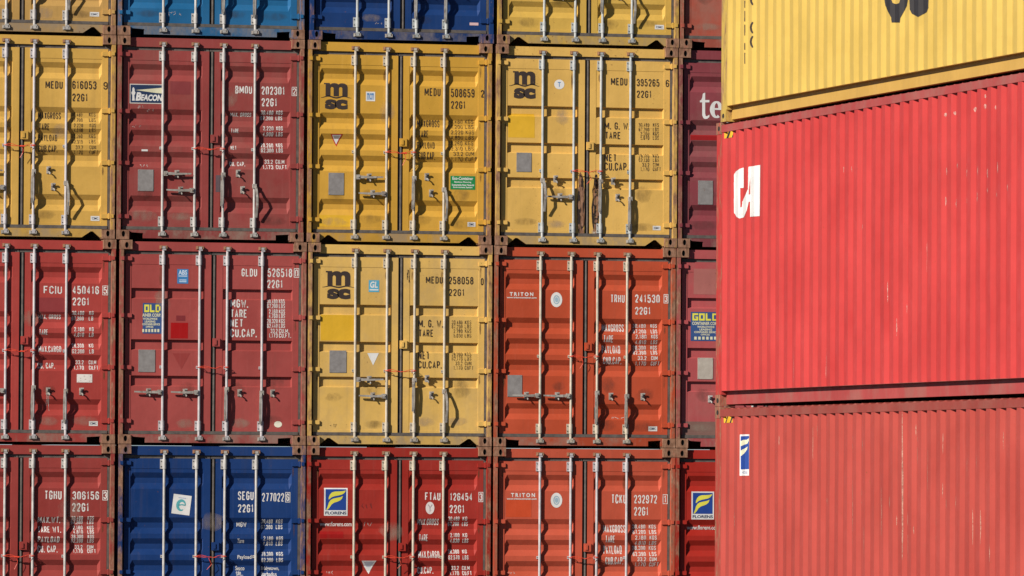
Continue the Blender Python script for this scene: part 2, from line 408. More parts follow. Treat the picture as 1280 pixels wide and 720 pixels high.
def gasket_mesh(s):
    mb = MB(); x0, x1 = LX if s < 0 else RX
    if s < 0:
        mb.box(-1.164, x0, .085, .10, .126, 2.455); mb.box(x0+.0005, x1, .064, .09, 2.4155, 2.4555)
        mb.box(x0+.0005, .02, .040, .09, .127, .1665)
    else:
        mb.box(x1, 1.164, .050, .10, .126, 2.455); mb.box(-.0055, x1-.0005, .064, .09, 2.4155, 2.4555)
        mb.box(.0205, x1-.0005, .040, .09, .127, .1665)
        mb.box(-.0155, x0-.0005, .090, .11, .168, 2.415); mb.tube([(.030, .066, .168), (.030, .066, 2.41)], .0145, 10)
    return mb.mesh('gasket')
def hinge_mesh(s):
    mb = MB()
    def q(a, b): return (a, b) if s > 0 else (-b, -a)
    a, b = q(1.05, 1.132)
    pts = [(a, -.03), (b, -.027), (b, .027), (a, .022)] if s > 0 else [(a, -.027), (b, -.022), (b, .030), (a, .027)]
    mb.prism(pts, .026, .0475)
    a, b = q(1.1325, 1.163); mb.box(a, b, .012, .05, -.028, .028)
    mb.tube([((a+b)/2, .022, -.036), ((a+b)/2, .022, .036)], .013, 8)
    a, b = q(1.1635, 1.200); mb.box(a, b, -.024, -.012, -.022, .024)
    return mb.mesh('hinge')
def rod_mesh():
    mb = MB()
    mb.tube([(0, .026, .085), (0, .026, 2.49)], .0168, 14)
    for z, d in ((2.487, 1), (.088, -1)):                       # cam ends hooked into the keepers
        z0, z1 = sorted((z, z+.028*d)); mb.box(-.019, .021, .002, .042, z0, z1)
        z0, z1 = sorted((z-.022*d, z-.002*d)); mb.box(-.017, .030, .006, .030, z0, z1)
    return mb.mesh('lock_rod')
def keeper_mesh(d):
    mb = MB(); y1 = .0575 if d > 0 else .0445
    mb.box(-.040, -.024, .016, y1, -.018, .018); mb.box(.032, .044, .016, y1, -.018, .018)
    mb.box(-.050, .050, y1-.006, y1, -.024, .022); z0, z1 = (.004, .02) if d > 0 else (-.02, -.004)
    mb.box(-.0235, .0315, .020, y1-.0065, z0, z1)
    return mb.mesh('cam_keeper')
def bracket_mesh(h, big):
    mb = MB(); w = .0245 if big else .018
    mb.box(-w-.026 if big else -w-.020, w+.006 if big else w, .036, .0475, -h/2, h/2)
    mb.tube([(0, .024, -h/2), (0, .024, h/2)], w-.002, 12)
    mb.box(-w+.004, w-.004, .020, .040, -h/2+.002, h/2-.002)
    if big:
        for z in (-h*.27, h*.27): mb.tube([(-w-.013, .031, z), (-w-.013, .036, z)], .007, 8, 1)
    else: mb.tube([(-w-.011, .031, 0), (-w-.011, .036, 0)], .005, 8, 1)
    return mb.mesh('rod_bracket')
def handle_side_mesh(sgn):
    mb = MB(); L = .37
    mb.box(*sorted((sgn*.018, sgn*.062)), -.008, .044, -.030, .030)
    pts = [(sgn*.062, -.017), (sgn*.20, -.016), (sgn*L, -.006), (sgn*L, .012), (sgn*.20, .012), (sgn*.062, .019)]
    if sgn < 0: pts = pts[::-1]
    mb.prism(pts, -.004, .010)
    mb.tube([(sgn*.04, -.016, 0), (sgn*.04, -.008, 0)], .012, 8)
    return mb.mesh('handle')
def handle_drop_mesh(var):
    mb = MB(); dx = .018 if var else -.024
    path = [(dx*.6, -.018, .0), (dx, -.036, -.05), (dx*1.15, -.062 if var else -.042, -.14), (dx*1.2, -.064 if var else -.040, -.24), (dx*1.1, -.036, -.34), (dx, -.022, -.40)]
    n = len(path); w, t = .014, .006; vs = []; fs = []
    for x, y, z in path: y += .014; vs += [(x-w, y-t, z), (x+w, y-t, z), (x+w, y+t, z), (x-w, y+t, z)]
    for i in range(n-1):
        for k in range(4): fs.append((4*i+k, 4*i+(k+1)%4, 4*i+4+(k+1)%4, 4*i+4+k))
    fs += [(3,2,1,0), (4*n-4, 4*n-3, 4*n-2, 4*n-1)]
    mb.add(vs, fs); mb.box(-.024, .024, -.002, .044, -.026, .03)
    return mb.mesh('handle')
def catch_mesh(closed):
    mb = MB()
    mb.box(-.022, .022, .040, .0515, -.045, .045)
    mb.box(-.020, -.004, .0 if closed else .012, .0395, .005, .040); mb.box(-.003, .028, -.004 if closed else .008, .022, .028, .046)
    mb.tube([(.006, .038, -.025), (.012, .016, -.030), (.018, .004, -.044), (.012, .002, -.056)], .009, 7)
    mb.tube([(-.006, .036, .0), (-.006, .026, .0)], .010, 8, 1)
    return mb.mesh('handle_catch')
def lockplate_mesh():
    mb = MB(); mb.box(.006, .098, .018, .0475, -.052, .052); mb.box(.020, .052, .006, .0175, -.030, .034); return mb.mesh('lock_plate')

def local(row, col, px, py, dy=.05+SET):
    d = ray(px, py); Y = DG + YJ[row][col] + dy; q = CAMP + d*((Y-CAMP.y)/d.y)
    return (q.x - XS[row][col], q.z - (3-row)*PITCH)
YJ = [[random.uniform(-.006, .006) for _ in range(5)] for _ in range(4)]
GROUP = 'shipping containers stacked with their doors to the camera'

def container(row, col, label, rgb, ty, sill, rods, handles, rodmat=ROD, wear=.5, grime=0., rustpost=.6, streak=.5, gasket=GASKET_DUST, posttint=None, zg=1.17):
    t = root('shipping_container', label, 'shipping container', (XS[row][col], DG+YJ[row][col], (3-row)*PITCH), GROUP)
    colr = base(rgb); pm = paint(colr, wear, .5, streak, grime=grime); rm = rusty(colr, rustpost); cast = rusty(colr, .95 if posttint is None else posttint)
    link('body', cached('body', body_mesh), pm, t)
    for s in (-1, 1):
        link('corner_post', cached(('post', s), lambda: post_mesh(s)), rm, t)
        for z in (-1, 1): link('corner_casting', cached(('cast', s, z), lambda: casting_mesh(s, z)), [cast, DARK], t)
    hd = link('door_header', cached('header', header_mesh), paint(colr, min(1, wear+.25), .55, streak, grime=grime*.5), t)
    sl = link('door_sill', cached(('sill', sill), lambda: sill_mesh(sill)), paint(tuple(v*.82 for v in colr), min(1, wear+.5), .65, 1., grime=min(.8, .62+grime)), t)
    doors = {}
    for s in (-1, 1):
        d = link('door', cached(('door', ty, s), lambda: door_mesh(ty, s)), pm, t, (0, SET, 0)); doors[s] = d
        link('gasket', cached(('gasket', s), lambda: gasket_mesh(s)), gasket, d)
        for z in (2.355, 1.63, .97, .29): link('hinge', cached(('hinge', s), lambda: hinge_mesh(s)), paint(colr, min(1, wear+.3), .5, streak), d, (0, 0, z))
    link('lock_plate', cached('lockplate', lockplate_mesh), pm, doors[1], (0, 0, 1.30))
    for i, x in enumerate(rods):
        d = doors[-1 if i < 2 else 1]
        link('lock_rod', cached('rod', rod_mesh), rodmat, d, (x, 0, 0))
        link('cam_keeper', cached('keep1', lambda: keeper_mesh(1)), rusty((.30, .16, .09), .55), hd, (x, 0, 2.505))
        link('cam_keeper', cached('keep0', lambda: keeper_mesh(-1)), FIT, sl, (x, 0, .072))
        for z, h, big in ((2.345, .125, True), (.235, .125, True), (zg, .036, False)):
            link('rod_bracket', cached(('brk', big), lambda: bracket_mesh(h, big)), [rodmat, DARK], d, (x, 0, z))
    if handles == 'staggered':
        hs = [(0, .845, 1), (1, .635, -1)]; cs = [(.365, .865), (.425, .655)]
        link('handle', cached('hd0', lambda: handle_drop_mesh(0)), FIT, doors[1], (rods[2], 0, .84))
        link('handle', cached('hd1', lambda: handle_drop_mesh(1)), FIT, doors[1], (rods[3], 0, .70))
    elif handles == 'half':
        hs = [(1, .635, -1)]; cs = [(-.41, .865), (.365, .85), (.425, .64)]
        link('handle', cached('hd1', lambda: handle_drop_mesh(1)), FIT, doors[-1], (rods[0], 0, .84))
        link('handle', cached('hd0', lambda: handle_drop_mesh(0)), FIT, doors[1], (rods[2], 0, .84))
        link('handle', cached('hd0', lambda: handle_drop_mesh(0)), FIT, doors[1], (rods[3], 0, .62))
    elif handles == 'left':
        hs = [(0, .66, -1), (1, .66, -1)]; cs = [(.36, .66), (.79, .66)]
        link('handle', cached('hd0', lambda: handle_drop_mesh(0)), FIT, doors[1], (rods[2], 0, .70))
        link('handle', cached('hd0', lambda: handle_drop_mesh(0)), FIT, doors[1], (rods[3], 0, .66))
    for i, z, sg in hs:
        link('handle', cached(('hs', sg), lambda: handle_side_mesh(sg)), FIT, doors[-1], (rods[i], 0, z))
        link('handle_catch', cached('catch1', lambda: catch_mesh(True)), FIT, doors[-1], (rods[i]+sg*.185, 0, z))
    for x, z in cs: link('handle_catch', cached('catch0', lambda: catch_mesh(False)), FIT, doors[1 if x > 0 else -1], (x, 0, z))
    return dict(t=t, row=row, col=col, ty=ty, doors=doors, colr=colr, rods=rods, zg=zg)

def stain_mat(col, top, sc_):
    key = ('stain', col, top, sc_)
    if key in MATS: return MATS[key]
    m, nt, p, pos = newmat('stain'); p.inputs['Base Color'].default_value = (*col, 1); p.inputs['Roughness'].default_value = .85
    a = noise(nt, mapped(nt, pos, sc_), 1., 6, .7)
    at = nd(nt, 'ShaderNodeAttribute', attribute_name='fade'); nt.links.new(mul(nt, ramp(nt, a, .36, .66, .12*top, top), at.outputs['Fac']), p.inputs['Alpha']); MATS[key] = m; return m
# --------------------------------------------------------- markings; boxes are read off the photograph on the door's own plane
def bx(c, x0, y0, x1, y1):
    a = local(c['row'], c['col'], x0, (y0+y1)/2)[0]; b = local(c['row'], c['col'], x1, (y0+y1)/2)[0]
    hi = local(c['row'], c['col'], (x0+x1)/2, y0)[1]; lo = local(c['row'], c['col'], (x0+x1)/2, y1)[1]
    return (a, lo, b, hi)
def pt(c, x, y): return local(c['row'], c['col'], x, y)
def mark(c, name, pieces, mat, lift=.0020, parent=None):
    me = drape(pieces, lift, folds_x(c['ty']), cuts_z(c['ty']), lambda x, z: surf(c['ty'], x, z))
    me.name = name
    xm = sum(v.co.x for v in me.vertices)/max(1, len(me.vertices))
    return link(name, me, mat, parent or c['doors'][-1 if xm < .02 else 1])
def number(c, pre, b1, num, b2, chk, b3, iso, b4, mat, boxed=True, box=None):
    mark(c, 'owner_code', block(pre, bx(c, *b1)), mat); mark(c, 'serial_number', block(num, bx(c, *b2)), mat); mark(c, 'size_code', block(iso, bx(c, *b4)), mat)
    ps = []; x0, y0, x1, y1 = b3
    if boxed:
        a0, a1, a2, a3 = bx(c, *(box or b3)); t_ = .008
        ps += [rect((a0, a1, a2, a1+t_)), rect((a0, a3-t_, a2, a3)), rect((a0, a1+t_, a0+t_, a3-t_)), rect((a2-t_, a1+t_, a2, a3-t_))]
        b3 = (x0+1.3, y0+1.6, x1-1.3, y1-1.6)
    mark(c, 'check_digit', ps+block(chk, bx(c, *b3)), mat)
def weights(c, caps, nums, units, nx, ux, ys, mat, h=5.2, cmat=None):
    for s_, b in caps: mark(c, 'weight_caption', block(s_, bx(c, *b)), cmat or mat)
    for n, u, y in zip(nums, units, ys):
        x0 = nx[1] - (nx[1]-nx[0])*len(n)/6
        w = (ux[1]-ux[0])*(len(u)/3 if len(u) > 2 else .8)
        mark(c, 'weight_figure', block(n, bx(c, x0, y-h/2, nx[1], y+h/2), .15)+block(u, bx(c, ux[0], y-h/2, ux[0]+w, y+h/2), .15), mat)
N1 = ['30.480', '67.200', '2.180', '4.810', '28.300', '62.390', '33.2', '1.170']
KGS = ['KGS', 'LBS', 'KGS', 'LBS', 'KGS', 'LBS', 'CUM', 'CUFT']
def msc(c, m, w, s):
    x0, z0, x1, z1 = bx(c, *m); W = x1-x0; Hh = z1-z0
    P = lambda u, v: (x0+u*W, z0+v*Hh)
    out = [(-.03,1),(-.03,.90),(.04,.90),(.04,0),(.25,0),(.25,.60),(.28,.70),(.35,.70),(.39,.60),(.39,0),(.62,0),(.62,.60),(.65,.70),(.73,.70),(.77,.60),(.77,0),(1,0),(1,.68),(.97,.86),(.88,.97),(.78,1),(.68,.98),(.60,.90),(.54,.97),(.44,1),(.33,.98),(.25,.90),(.22,1)]
    ps = [poly([P(u, v) for u, v in out])]
    a0, b0, a1, b1 = bx(c, *w); n = 24
    pts = [(a0+(a1-a0)*k/n, (b0+b1)/2 + (b1-b0)*.30*math.cos(2*math.pi*k/n*2.0)*(-1 if 0 < k < n else -1)) for k in range(n+1)]
    ps.append(strip(pts, [(.004 + .014*math.sin(math.pi*k/n)) for k in range(n+1)]))
    ps.append(text('sc', bx(c, *s), .075))
    mark(c, 'logo', ps, LOGO_DARK)
def plate(c, b, mat=None): 
    x0, z0, x1, z1 = bx(c, *b); mb = MB(); y = surf(c['ty'], (x0+x1)/2, (z0+z1)/2)
    mb.box(x0, x1, FACE-.002, FACE+.003, z0, z1)
    for x, z in ((x0+.012, z0+.012), (x1-.012, z0+.012), (x0+.012, z1-.012), (x1-.012, z1-.012)): mb.tube([(x, FACE-.005, z), (x, FACE-.002, z)], .005, 6, 1)
    link('data_plate', mb.mesh('data_plate'), [mat or PLATE, FIT], c['doors'][-1])
def sticker(c, b, mat=WHITE_CLEAN, txt=None, tmat=NAVY):
    o = mark(c, 'sticker', [rect(bx(c, *b))], mat)
    if txt:
        x0, y0, x1, y1 = b
        mark(c, 'sticker_print', [text(txt, bx(c, x0+1.5, y0+1.6, x1-1.5, y1-1.6), .02)], tmat, .0028)
def patch(c, b, rgb, wear=.4):
    mark(c, 'paint_patch', [rect(bx(c, *b))], paint(base(rgb), wear, .5, .4, tag='patch'), .0012)
def chalk(c, x, y, w=14, h=6, mat=WHITE_FADED, n=3):
    ps = []
    for i in range(n):
        a = x + w*i/n; pts = [pt(c, a+random.uniform(0, w/n*.9), y+random.uniform(-h/2, h/2)) for _ in range(4)]
        ps.append(strip(pts, .006))
    mark(c, 'chalk_mark', ps, mat, .0016)
def florens(c, b):
    x0, y0, x1, y1 = b; w, h = x1-x0, y1-y0
    mark(c, 'logo', [rect(bx(c, *b))], WHITE_CLEAN)
    bb = (x0+.06*w, y0+.045*h, x1-.06*w, y0+.80*h)
    mark(c, 'logo_field', [rect(bx(c, *bb))], BLUE, .0028)
    Q = lambda u, v: pt(c, x0+u*w, y0+v*h)
    up_ = [(.93,.09),(.85,.19),(.74,.245),(.60,.27),(.45,.295),(.32,.335),(.235,.395),(.19,.42),(.20,.33),(.25,.235),(.33,.165),(.45,.13),(.62,.125),(.78,.118)]
    lo_ = [(.80,.29),(.76,.385),(.68,.45),(.56,.495),(.42,.53),(.31,.60),(.235,.70),(.15,.78),(.09,.79),(.16,.65),(.20,.53),(.27,.44),(.38,.385),(.55,.355),(.70,.33)]
    mark(c, 'logo_wing', [poly([Q(*p) for p in up_]), poly([Q(*p) for p in lo_])], YEL, .0036)
    mark(c, 'logo_name', [text('FLORENS', bx(c, x0+.05*w, y0+.845*h, x1-.05*w, y0+.955*h), .035)], NAVY, .0028)
def goldsign(c, b, torn=False, shift=0):
    x0, y0, x1, y1 = b; w, h = x1-x0, y1-y0
    mark(c, 'logo', [rect(bx(c, *(b if not torn else (x0+.22*w, y0, x1, y1))))], ink((.03, .075, .22), .25, 'faded_navy_print'))
    nm = 'GOLD'
    ps = []
    # stencil block capitals of the firm's name
    G = {'G': [(0,0,.3,1),(.3,.75,1,1),(.3,0,1,.25),(.7,.25,1,.55),(.5,.42,.7,.55)], 'O': [(0,0,.3,1),(.7,0,1,1),(.3,.75,.7,1),(.3,0,.7,.25)],
         'L': [(0,0,.3,1),(.3,0,.95,.25)], 'D': [(0,0,.28,1),(.28,.78,.75,1),(.28,0,.75,.22),(.72,.22,1,.78)]}
    X0, Z0, X1, Z1 = bx(c, x0+.06*w, y0+.05*h, x1-.05*w, y0+.30*h); cw = (X1-X0)/4
    for i, ch in enumerate(nm):
        if torn and i == 0: continue
        for a, b_, c_, d in G[ch]:
            ps.append(rect((X0+cw*(i+a*.86), Z0+(Z1-Z0)*b_, X0+cw*(i+c_*.86), Z0+(Z1-Z0)*d)))
    mark(c, 'logo_name', ps, YEL, .0028)
    lines = [('CONTAINER CORP.', .05, .95, .34, .45), ('WORLDWIDE', .22, .80, .48, .55), ('LEASING', .30, .72, .57, .64), ('CONTAINER SERVICE', .12, .90, .66, .73), ('OFFICES', .34, .64, .75, .81), ('00 1 00 00 00', .12, .92, .85, .95)]
    if torn: lines = [(s, max(a, .20), b2, c2, d2) for s, a, b2, c2, d2 in lines]
    lines = lines if not torn else [('AINER CORP.',) + lines[0][1:]] + lines[1:]
    lines = [l for l in lines]
    mark(c, 'logo_lines', [text(s, bx(c, x0+a*w, y0+c2*h, x0+b2*w, y0+d2*h), .03) for s, a, b2, c2, d2 in lines[:-1]] , CREAM, .0028)
    a, b2, c2, d2 = lines[-1][1:]
    mark(c, 'logo_lines', [rect(bx(c, x0+(a+(b2-a)*k/6)*w, y0+c2*h, x0+(a+(b2-a)*(k+.62)/6)*w, y0+d2*h)) for k in range(6)], CREAM, .0028)


RA = (-.586, -.168, .197, .594); RBM = (-.62, -.20, .17, .58); RGL = (-.644, -.169, .19, .648); RTR = (-.59, -.178, .173, .574); RC0 = (-.60, -.19, .172, .588); RC4 = (-.54, -.17, .19, .60)
cc = {}
def K(r, c_, *a, **k): cc[(r, c_)] = container(r, c_, *a, **k)
# top visible tier (only the lower edge is in the photograph)
K(0,0,'faded yellow container cut off by the top edge, above the yellow container numbered 616053', (187,148,84), 'wave', 'triangle', RC0, 'staggered', ROD, .6, rustpost=.55)
K(0,1,'light blue container at the top edge, above the maroon container with the lighthouse sign', (31,99,147), 'wave', 'slot', RBM, 'left', ROD, .5, streak=.25, posttint=.9)
K(0,2,'dark blue container at the top edge, above the yellow container with the green sticker', (19,56,112), 'wave', 'slot', RA, 'left', ROD_GREY, .5, streak=.25, rustpost=.3, posttint=.6)
K(0,3,'yellow container at the top edge, above the yellow container with rusted door edges', (208,169,79), 'wave', 'triangle', RA, 'staggered', ROD_GREY, .6)
K(0,4,'faded brick red container at the top edge, half hidden by the yellow side wall', (170,85,69), 'panel_b', 'slot', RC4, 'staggered', ROD, .6, grime=.3)
# third tier
K(1,0,'yellow container numbered 616053 at the left edge, above a red container', (207,164,80), 'wave', 'triangle', RC0, 'staggered', ROD_LILAC, .5)
K(1,1,'maroon container with a navy lighthouse sign on its left door', (147,64,61), 'wave', 'slot', RBM, 'staggered', ROD, .55, grime=.12)
K(1,2,'bright yellow container numbered 508659 with a green sticker on its right door', (203,155,58), 'wave', 'triangle', RA, 'staggered', ROD_CREAM, .4)
K(1,3,'yellow container numbered 395265 with rusted door edges and a round white sticker', (218,175,92), 'panel', 'triangle', RA, 'half', ROD_GREY, .9, zg=.97)
K(1,4,'dark maroon container with large white serif letters, half hidden by the red side wall', (134,61,68), 'wave', 'slot', RC4, 'staggered', ROD, .6, grime=.15)
# second tier
K(2,0,'red container numbered 450416 at the left edge with a blank white sticker', (167,63,57), 'wave', 'slot', RC0, 'left', ROD_LILAC, .6)
K(2,1,'brick red container numbered 526518 with a torn sign and a bright red patch', (162,73,69), 'panel_b', 'slot', RGL, 'left', ROD_LILAC, .5, zg=.98)
K(2,2,'grimy yellow container numbered 258058 with a pale blue sticker and a white triangle', (220,179,97), 'panel', 'triangle', RA, 'staggered', ROD_CREAM, .6, grime=.22, zg=.96)
K(2,3,'orange red container numbered 241530, below the yellow container with rusted door edges', (184,76,46), 'wave', 'slot', RTR, 'left', ROD_CREAM, .45)
K(2,4,'faded rose red container with a blue sign, half hidden by the red side wall', (176,80,82), 'panel_c', 'slot', RC4, 'staggered', ROD, .6, grime=.15, zg=.96)
# ground tier
K(3,0,'brownish red container numbered 306156 at the bottom left corner', (148,58,53), 'wave', 'slot', RC0, 'left', ROD, .5)
K(3,1,'navy blue container with a tilted white sticker on its left door', (12,53,110), 'wave', 'slot', RBM, 'left', ROD, .35, posttint=.85)
K(3,2,'deep red container numbered 126454 with a wing sign and a white triangle', (156,42,32), 'wave', 'slot', RA, 'staggered', ROD_CREAM, .5)
K(3,3,'orange red container numbered 232972 on the ground tier, below its near twin', (189,82,58), 'wave', 'slot', RTR, 'left', ROD_LILAC, .45)
K(3,4,'deep red container with a wing sign, cut off by the side stack beside it', (163,36,24), 'wave', 'slot', RC4, 'staggered', ROD, .4)

def outline(x, y, w, h, seed, n=18):
    r_ = random.Random(seed); return [(x+w*math.cos(2*math.pi*k/n)*r_.uniform(.7,1.1), y+h*math.sin(2*math.pi*k/n)*r_.uniform(.8,1.1)) for k in range(n)]
def soft(x, y, w, h, seed):
    """a ragged patch in rings, so that it can thin out towards its rim"""
    o = outline(x, y, w, h, seed); n = len(o); vs = [(x, y)]
    for f in (.35, .65, 1.): vs += [(x+(a-x)*f, y+(b-y)*f) for a, b in o]
    fs = [(0, 1+k, 1+(k+1) % n) for k in range(n)]
    for r_ in (0, 1): fs += [(1+r_*n+k, 1+(r_+1)*n+k, 1+(r_+1)*n+(k+1) % n, 1+r_*n+(k+1) % n) for k in range(n)]
    return (vs, fs)
def feather(o, x, z, w, h, ia=0, ib=2):
    at = o.data.attributes.new('fade', 'FLOAT', 'POINT')
    for i, v in enumerate(o.data.vertices):
        q = ((v.co[ia]-x)/w)**2 + ((v.co[ib]-z)/h)**2; at.data[i].value = max(0., min(1., 1.15-q))
    return o
def weather(c, seed, yellow=False, heavy=1.):
    """rust runs under the fittings, hand grime round the handles and road dirt along the foot of each door"""
    r_ = random.Random(seed)
    run = stain_mat((.13,.055,.02), .75*heavy, (26, 26, 5)); soot = stain_mat((.05,.035,.025) if not yellow else (.12,.075,.03), .36*heavy, (9, 9, 5)); dust = stain_mat((.34,.27,.21), .45, (9, 9, 3))
    def put(m, x, z, w, h, k): feather(mark(c, 'stain', [soft(x, z, w, h, seed*31+k)], m, .0009+.00011*k), x, z, w, h)
    k = 0
    for x in c['rods']:
        for z, h in ((2.22, r_.uniform(.05,.14)), (.20, .03)):
            if r_.random() < .75: put(run, x+r_.uniform(-.03,.02), z-h*.6, r_.uniform(.012,.028), h, k); k += 1
    for sx_ in (-1.09, 1.09):
        for z in (2.30, 1.57, .91):
            if r_.random() < .6: put(run, sx_*r_.uniform(.975,1.0), z-.05, .014, r_.uniform(.05,.12), k); k += 1
    for x, w in ((-.82,.22), (-.36,.18), (.33,.17), (.80,.22)):
        if r_.random() < .8: put(soot if r_.random() < .6 else dust, x+r_.uniform(-.05,.05), r_.uniform(.25,.32), w*r_.uniform(.7,1), r_.uniform(.05,.085), k); k += 1
        if r_.random() < .5: put(soot, x+r_.uniform(-.05,.05), r_.uniform(.6,.8), w*.6, r_.uniform(.06,.14), k); k += 1
    if r_.random() < .7: put(dust, r_.uniform(-.8,.8), r_.uniform(1.2,1.9), r_.uniform(.10,.2), r_.uniform(.1,.22), k); k += 1
for i, (k, c) in enumerate(cc.items()): weather(c, 11+i, k in ((0,0),(0,3),(1,0),(1,2),(1,3),(2,2)), {(2,2): 1.25, (1,3): 1.2, (3,1): .6}.get(k, 1.))
# ---- writing on each door
c = cc[1,0]
number(c, 'MEDU', (56.7,101.3,78.3,110.8), '616053', (90.3,101.3,120.5,111.5), '9', (129.2,102.5,134.5,112), '22G1', (90.3,117,109.7,126.7), BLACK, False)
N2 = ['30.480','67.200','2.220','4.890','28.260','62.310','33.2','1.170']
weights(c, [('MAXGROSS',(48,140.3,76.7,148.7)),('TARE',(48.3,154.2,62,162.5)),('PAYLOAD',(48,168,72,176.3)),('CUB.CAP.',(48,181.7,71.7,190))], N2, KGS, (90,103.6), (111.7,120), [143,149.7,156.7,162.5,170,177,184.2,190.3], BLACK_FADED, 5.0, BLACK)
sticker(c, (113.3,270,124.4,276.1), WHITE_CLEAN, 'CIMC')
c = cc[0,0]; sticker(c, (112.2,15,123.9,20.6), WHITE_CLEAN, 'CIMC')
c = cc[0,1]; chalk(c, 210, 18, 18, 8)
c = cc[0,2]; sticker(c, (587,28.3,598,31.7), ink((.62,.42,.42), .1, 'pink_print')); chalk(c, 468, 29, 10, 3)
c = cc[0,3]; sticker(c, (818.5,31.1,830,36.7), WHITE_CLEAN, 'CIMC')
c = cc[1,1]
number(c, 'BMOU', (294.2,107.4,315,117.1), '202301', (326.9,108.3,356,118.5), '2', (364.6,108.7,371.2,120), '22G1', (326.9,122.9,346.3,133), WHITE)
weights(c, [('MAX. GROSS',(288.3,140.8,314.6,145.7)),('TARE',(288.7,160.9,298.5,166.1)),('NET',(288.3,182.3,295.7,187.1)),('CU. CAP.',(287.4,202.1,306.8,207.6))],
        ['30.480','67.200','2.220','4.900','28.260','62.300','33.2','1.173'], ['KGS','LBS','KGS','LBS','KGS','LBS','CU.M','CU.FT'], (326.3,341.8), (345.3,353.5), [140.8,147.6,160.5,167.7,181.7,188.1,202.1,208.9], WHITE)
plate(c, (172.3,211.9,191.7,238.7)); sticker(c, (176.9,186.7,184.7,189))
b = (162.2,105.1,205.2,129.6); mark(c, 'logo', [rect(bx(c, *b))], ink((.60,.56,.50), .1, 'pale_print'))
mark(c, 'logo_field', [rect(bx(c, 163.1,106.2,204.4,128.5))], NAVY, .0028)
Z5 = lambda u, v: pt(c, 160+u/16, 95+v/16)
mark(c, 'logo_beam', [poly([Z5(*q) for q in ((150,280),(690,235),(690,350),(560,340))])], CREAM, .0036)
mark(c, 'logo_name', [text('B', bx(c, 169.4,115.2,176.6,125.9), .05, .2), text('EACON', bx(c, 175.8,118.1,203.1,126.2), .045, .2)], WHITE_CLEAN, .0036)
mark(c, 'logo_lighthouse', [poly([Z5(*q) for q in ((105,225),(118,232),(132,262),(132,300),(150,330),(138,370),(125,375),(130,440),(134,492),(80,492),(86,440),(84,375),(72,360),(66,330),(85,300),(85,262),(92,235))])], WHITE_CLEAN, .0036)
chalk(c, 171, 133, 10, 5); chalk(c, 183, 138, 10, 5); chalk(c, 165, 158, 13, 4); chalk(c, 175, 207, 11, 4)
patch(c, (213,102,238,118), (134,58,60)); patch(c, (269.5,219,279,240), (96,82,88))
c = cc[1,2]
msc(c, (405.8,103.8,434.5,120.3), (401,119.6,439.2,122.9), (406.2,124.2,434.5,136.8))
number(c, 'MEDU', (530.6,110.2,550.6,120), '508659', (563.6,111.1,593.1,121.7), '2', (600.9,112.5,605.2,122), '22G1', (563.6,126.4,581.8,136), BLACK, False)
weights(c, [('MAXGROSS',(521.9,150,550,158.8)),('TARE',(523,163,535.5,172)),('PAYLOAD',(521.9,177.5,544,185.6)),('CUB.CAP.',(523,190,543.8,199.4))], N2, KGS, (560.6,578.8), (582,592.5), [151.9,158.5,165.4,171.9,179,185.6,192.3,198.8], BLACK_FADED, 5.2, BLACK)
plate(c, (410.6,216,429.8,243.6)); sticker(c, (457.4,114.6,468.9,126.4), WHITE_CLEAN, 'mcm', LBLUE)
mark(c, 'warning_triangle', [poly([pt(c,413.4,167.5), pt(c,428.6,167.5), pt(c,421,183)])], REDP)
mark(c, 'warning_field', [poly([pt(c,415.4,168.6), pt(c,426.6,168.6), pt(c,421,180.3)])], WHITE_CLEAN, .0028)
mark(c, 'warning_field', [poly([pt(c,416.8,169.4), pt(c,425.2,169.4), pt(c,423.4,173), pt(c,418.6,173)])], ink((.35,.33,.32), .2, 'grey_print'), .0036)
patch(c, (399.4,268.9,441,283.3), (220,172,44))
mark(c, 'sticker', [rect(bx(c, 563,220,594,237))], GREEN)
mark(c, 'sticker_print', [text('Eco-Container', bx(c,565.5,221,591.5,225), .03), text('Bamboo Flooring', bx(c,568,226.6,589,229), .03), text('Sustainable Raw Material', bx(c,564.8,230,592.4,232.4), .03), text('Environment System', bx(c,566.5,233.2,590.5,235.6), .03)], WHITE_CLEAN, .0028)
sticker(c, (584.4,277.6,594.3,283.4), WHITE_CLEAN, 'CIMC', NAVY)
c = cc[1,3]
msc(c, (641.9,89.1,669.1,105.9), (636.5,104.6,674.2,108.2), (642.3,110,669.5,123.4))
number(c, 'MEDU', (763.5,97.3,784.2,106.7), '395265', (795.8,98.8,824.2,108.1), '6', (832,99.8,836.3,108.8), '22G1', (795.8,113.3,814.4,122.3), BLACK, False)
N3 = ['30.480','67.200','2.300','5.070','28.180','62.130','33.2','1.170']
MS = ['KGS','LBS','KGS','LBS','KGS','LBS','CUM','CUFT']
weights(c, [('M. G. W.',(755.6,153,786.9,161.9)),('TARE',(756.3,164.8,775.8,173.8)),('NET',(755.6,192.5,770.8,201.9)),('CU.CAP.',(755.6,203.3,785.2,213.3))], N3, MS, (798.3,811.5), (816,823.5), [156.3,161.8,167.2,172.3,194.8,200.2,206,211.5], BLACK_FADED, 4.8, BLACK)
mark(c, 'sticker', [ellipse(*pt(c,699.1,105.5), .068, .063)], WHITE_CLEAN)
mark(c, 'sticker_print', [text('T', bx(c,697.2,102.5,701,108.5), .01)], LBLUE, .0028)
patch(c, (635.3,142,668.4,172), (220,172,44)); plate(c, (645.6,190.8,664.2,214.7)); sticker(c, (815.8,282.3,825.8,287.8), WHITE_CLEAN, 'CIMC')
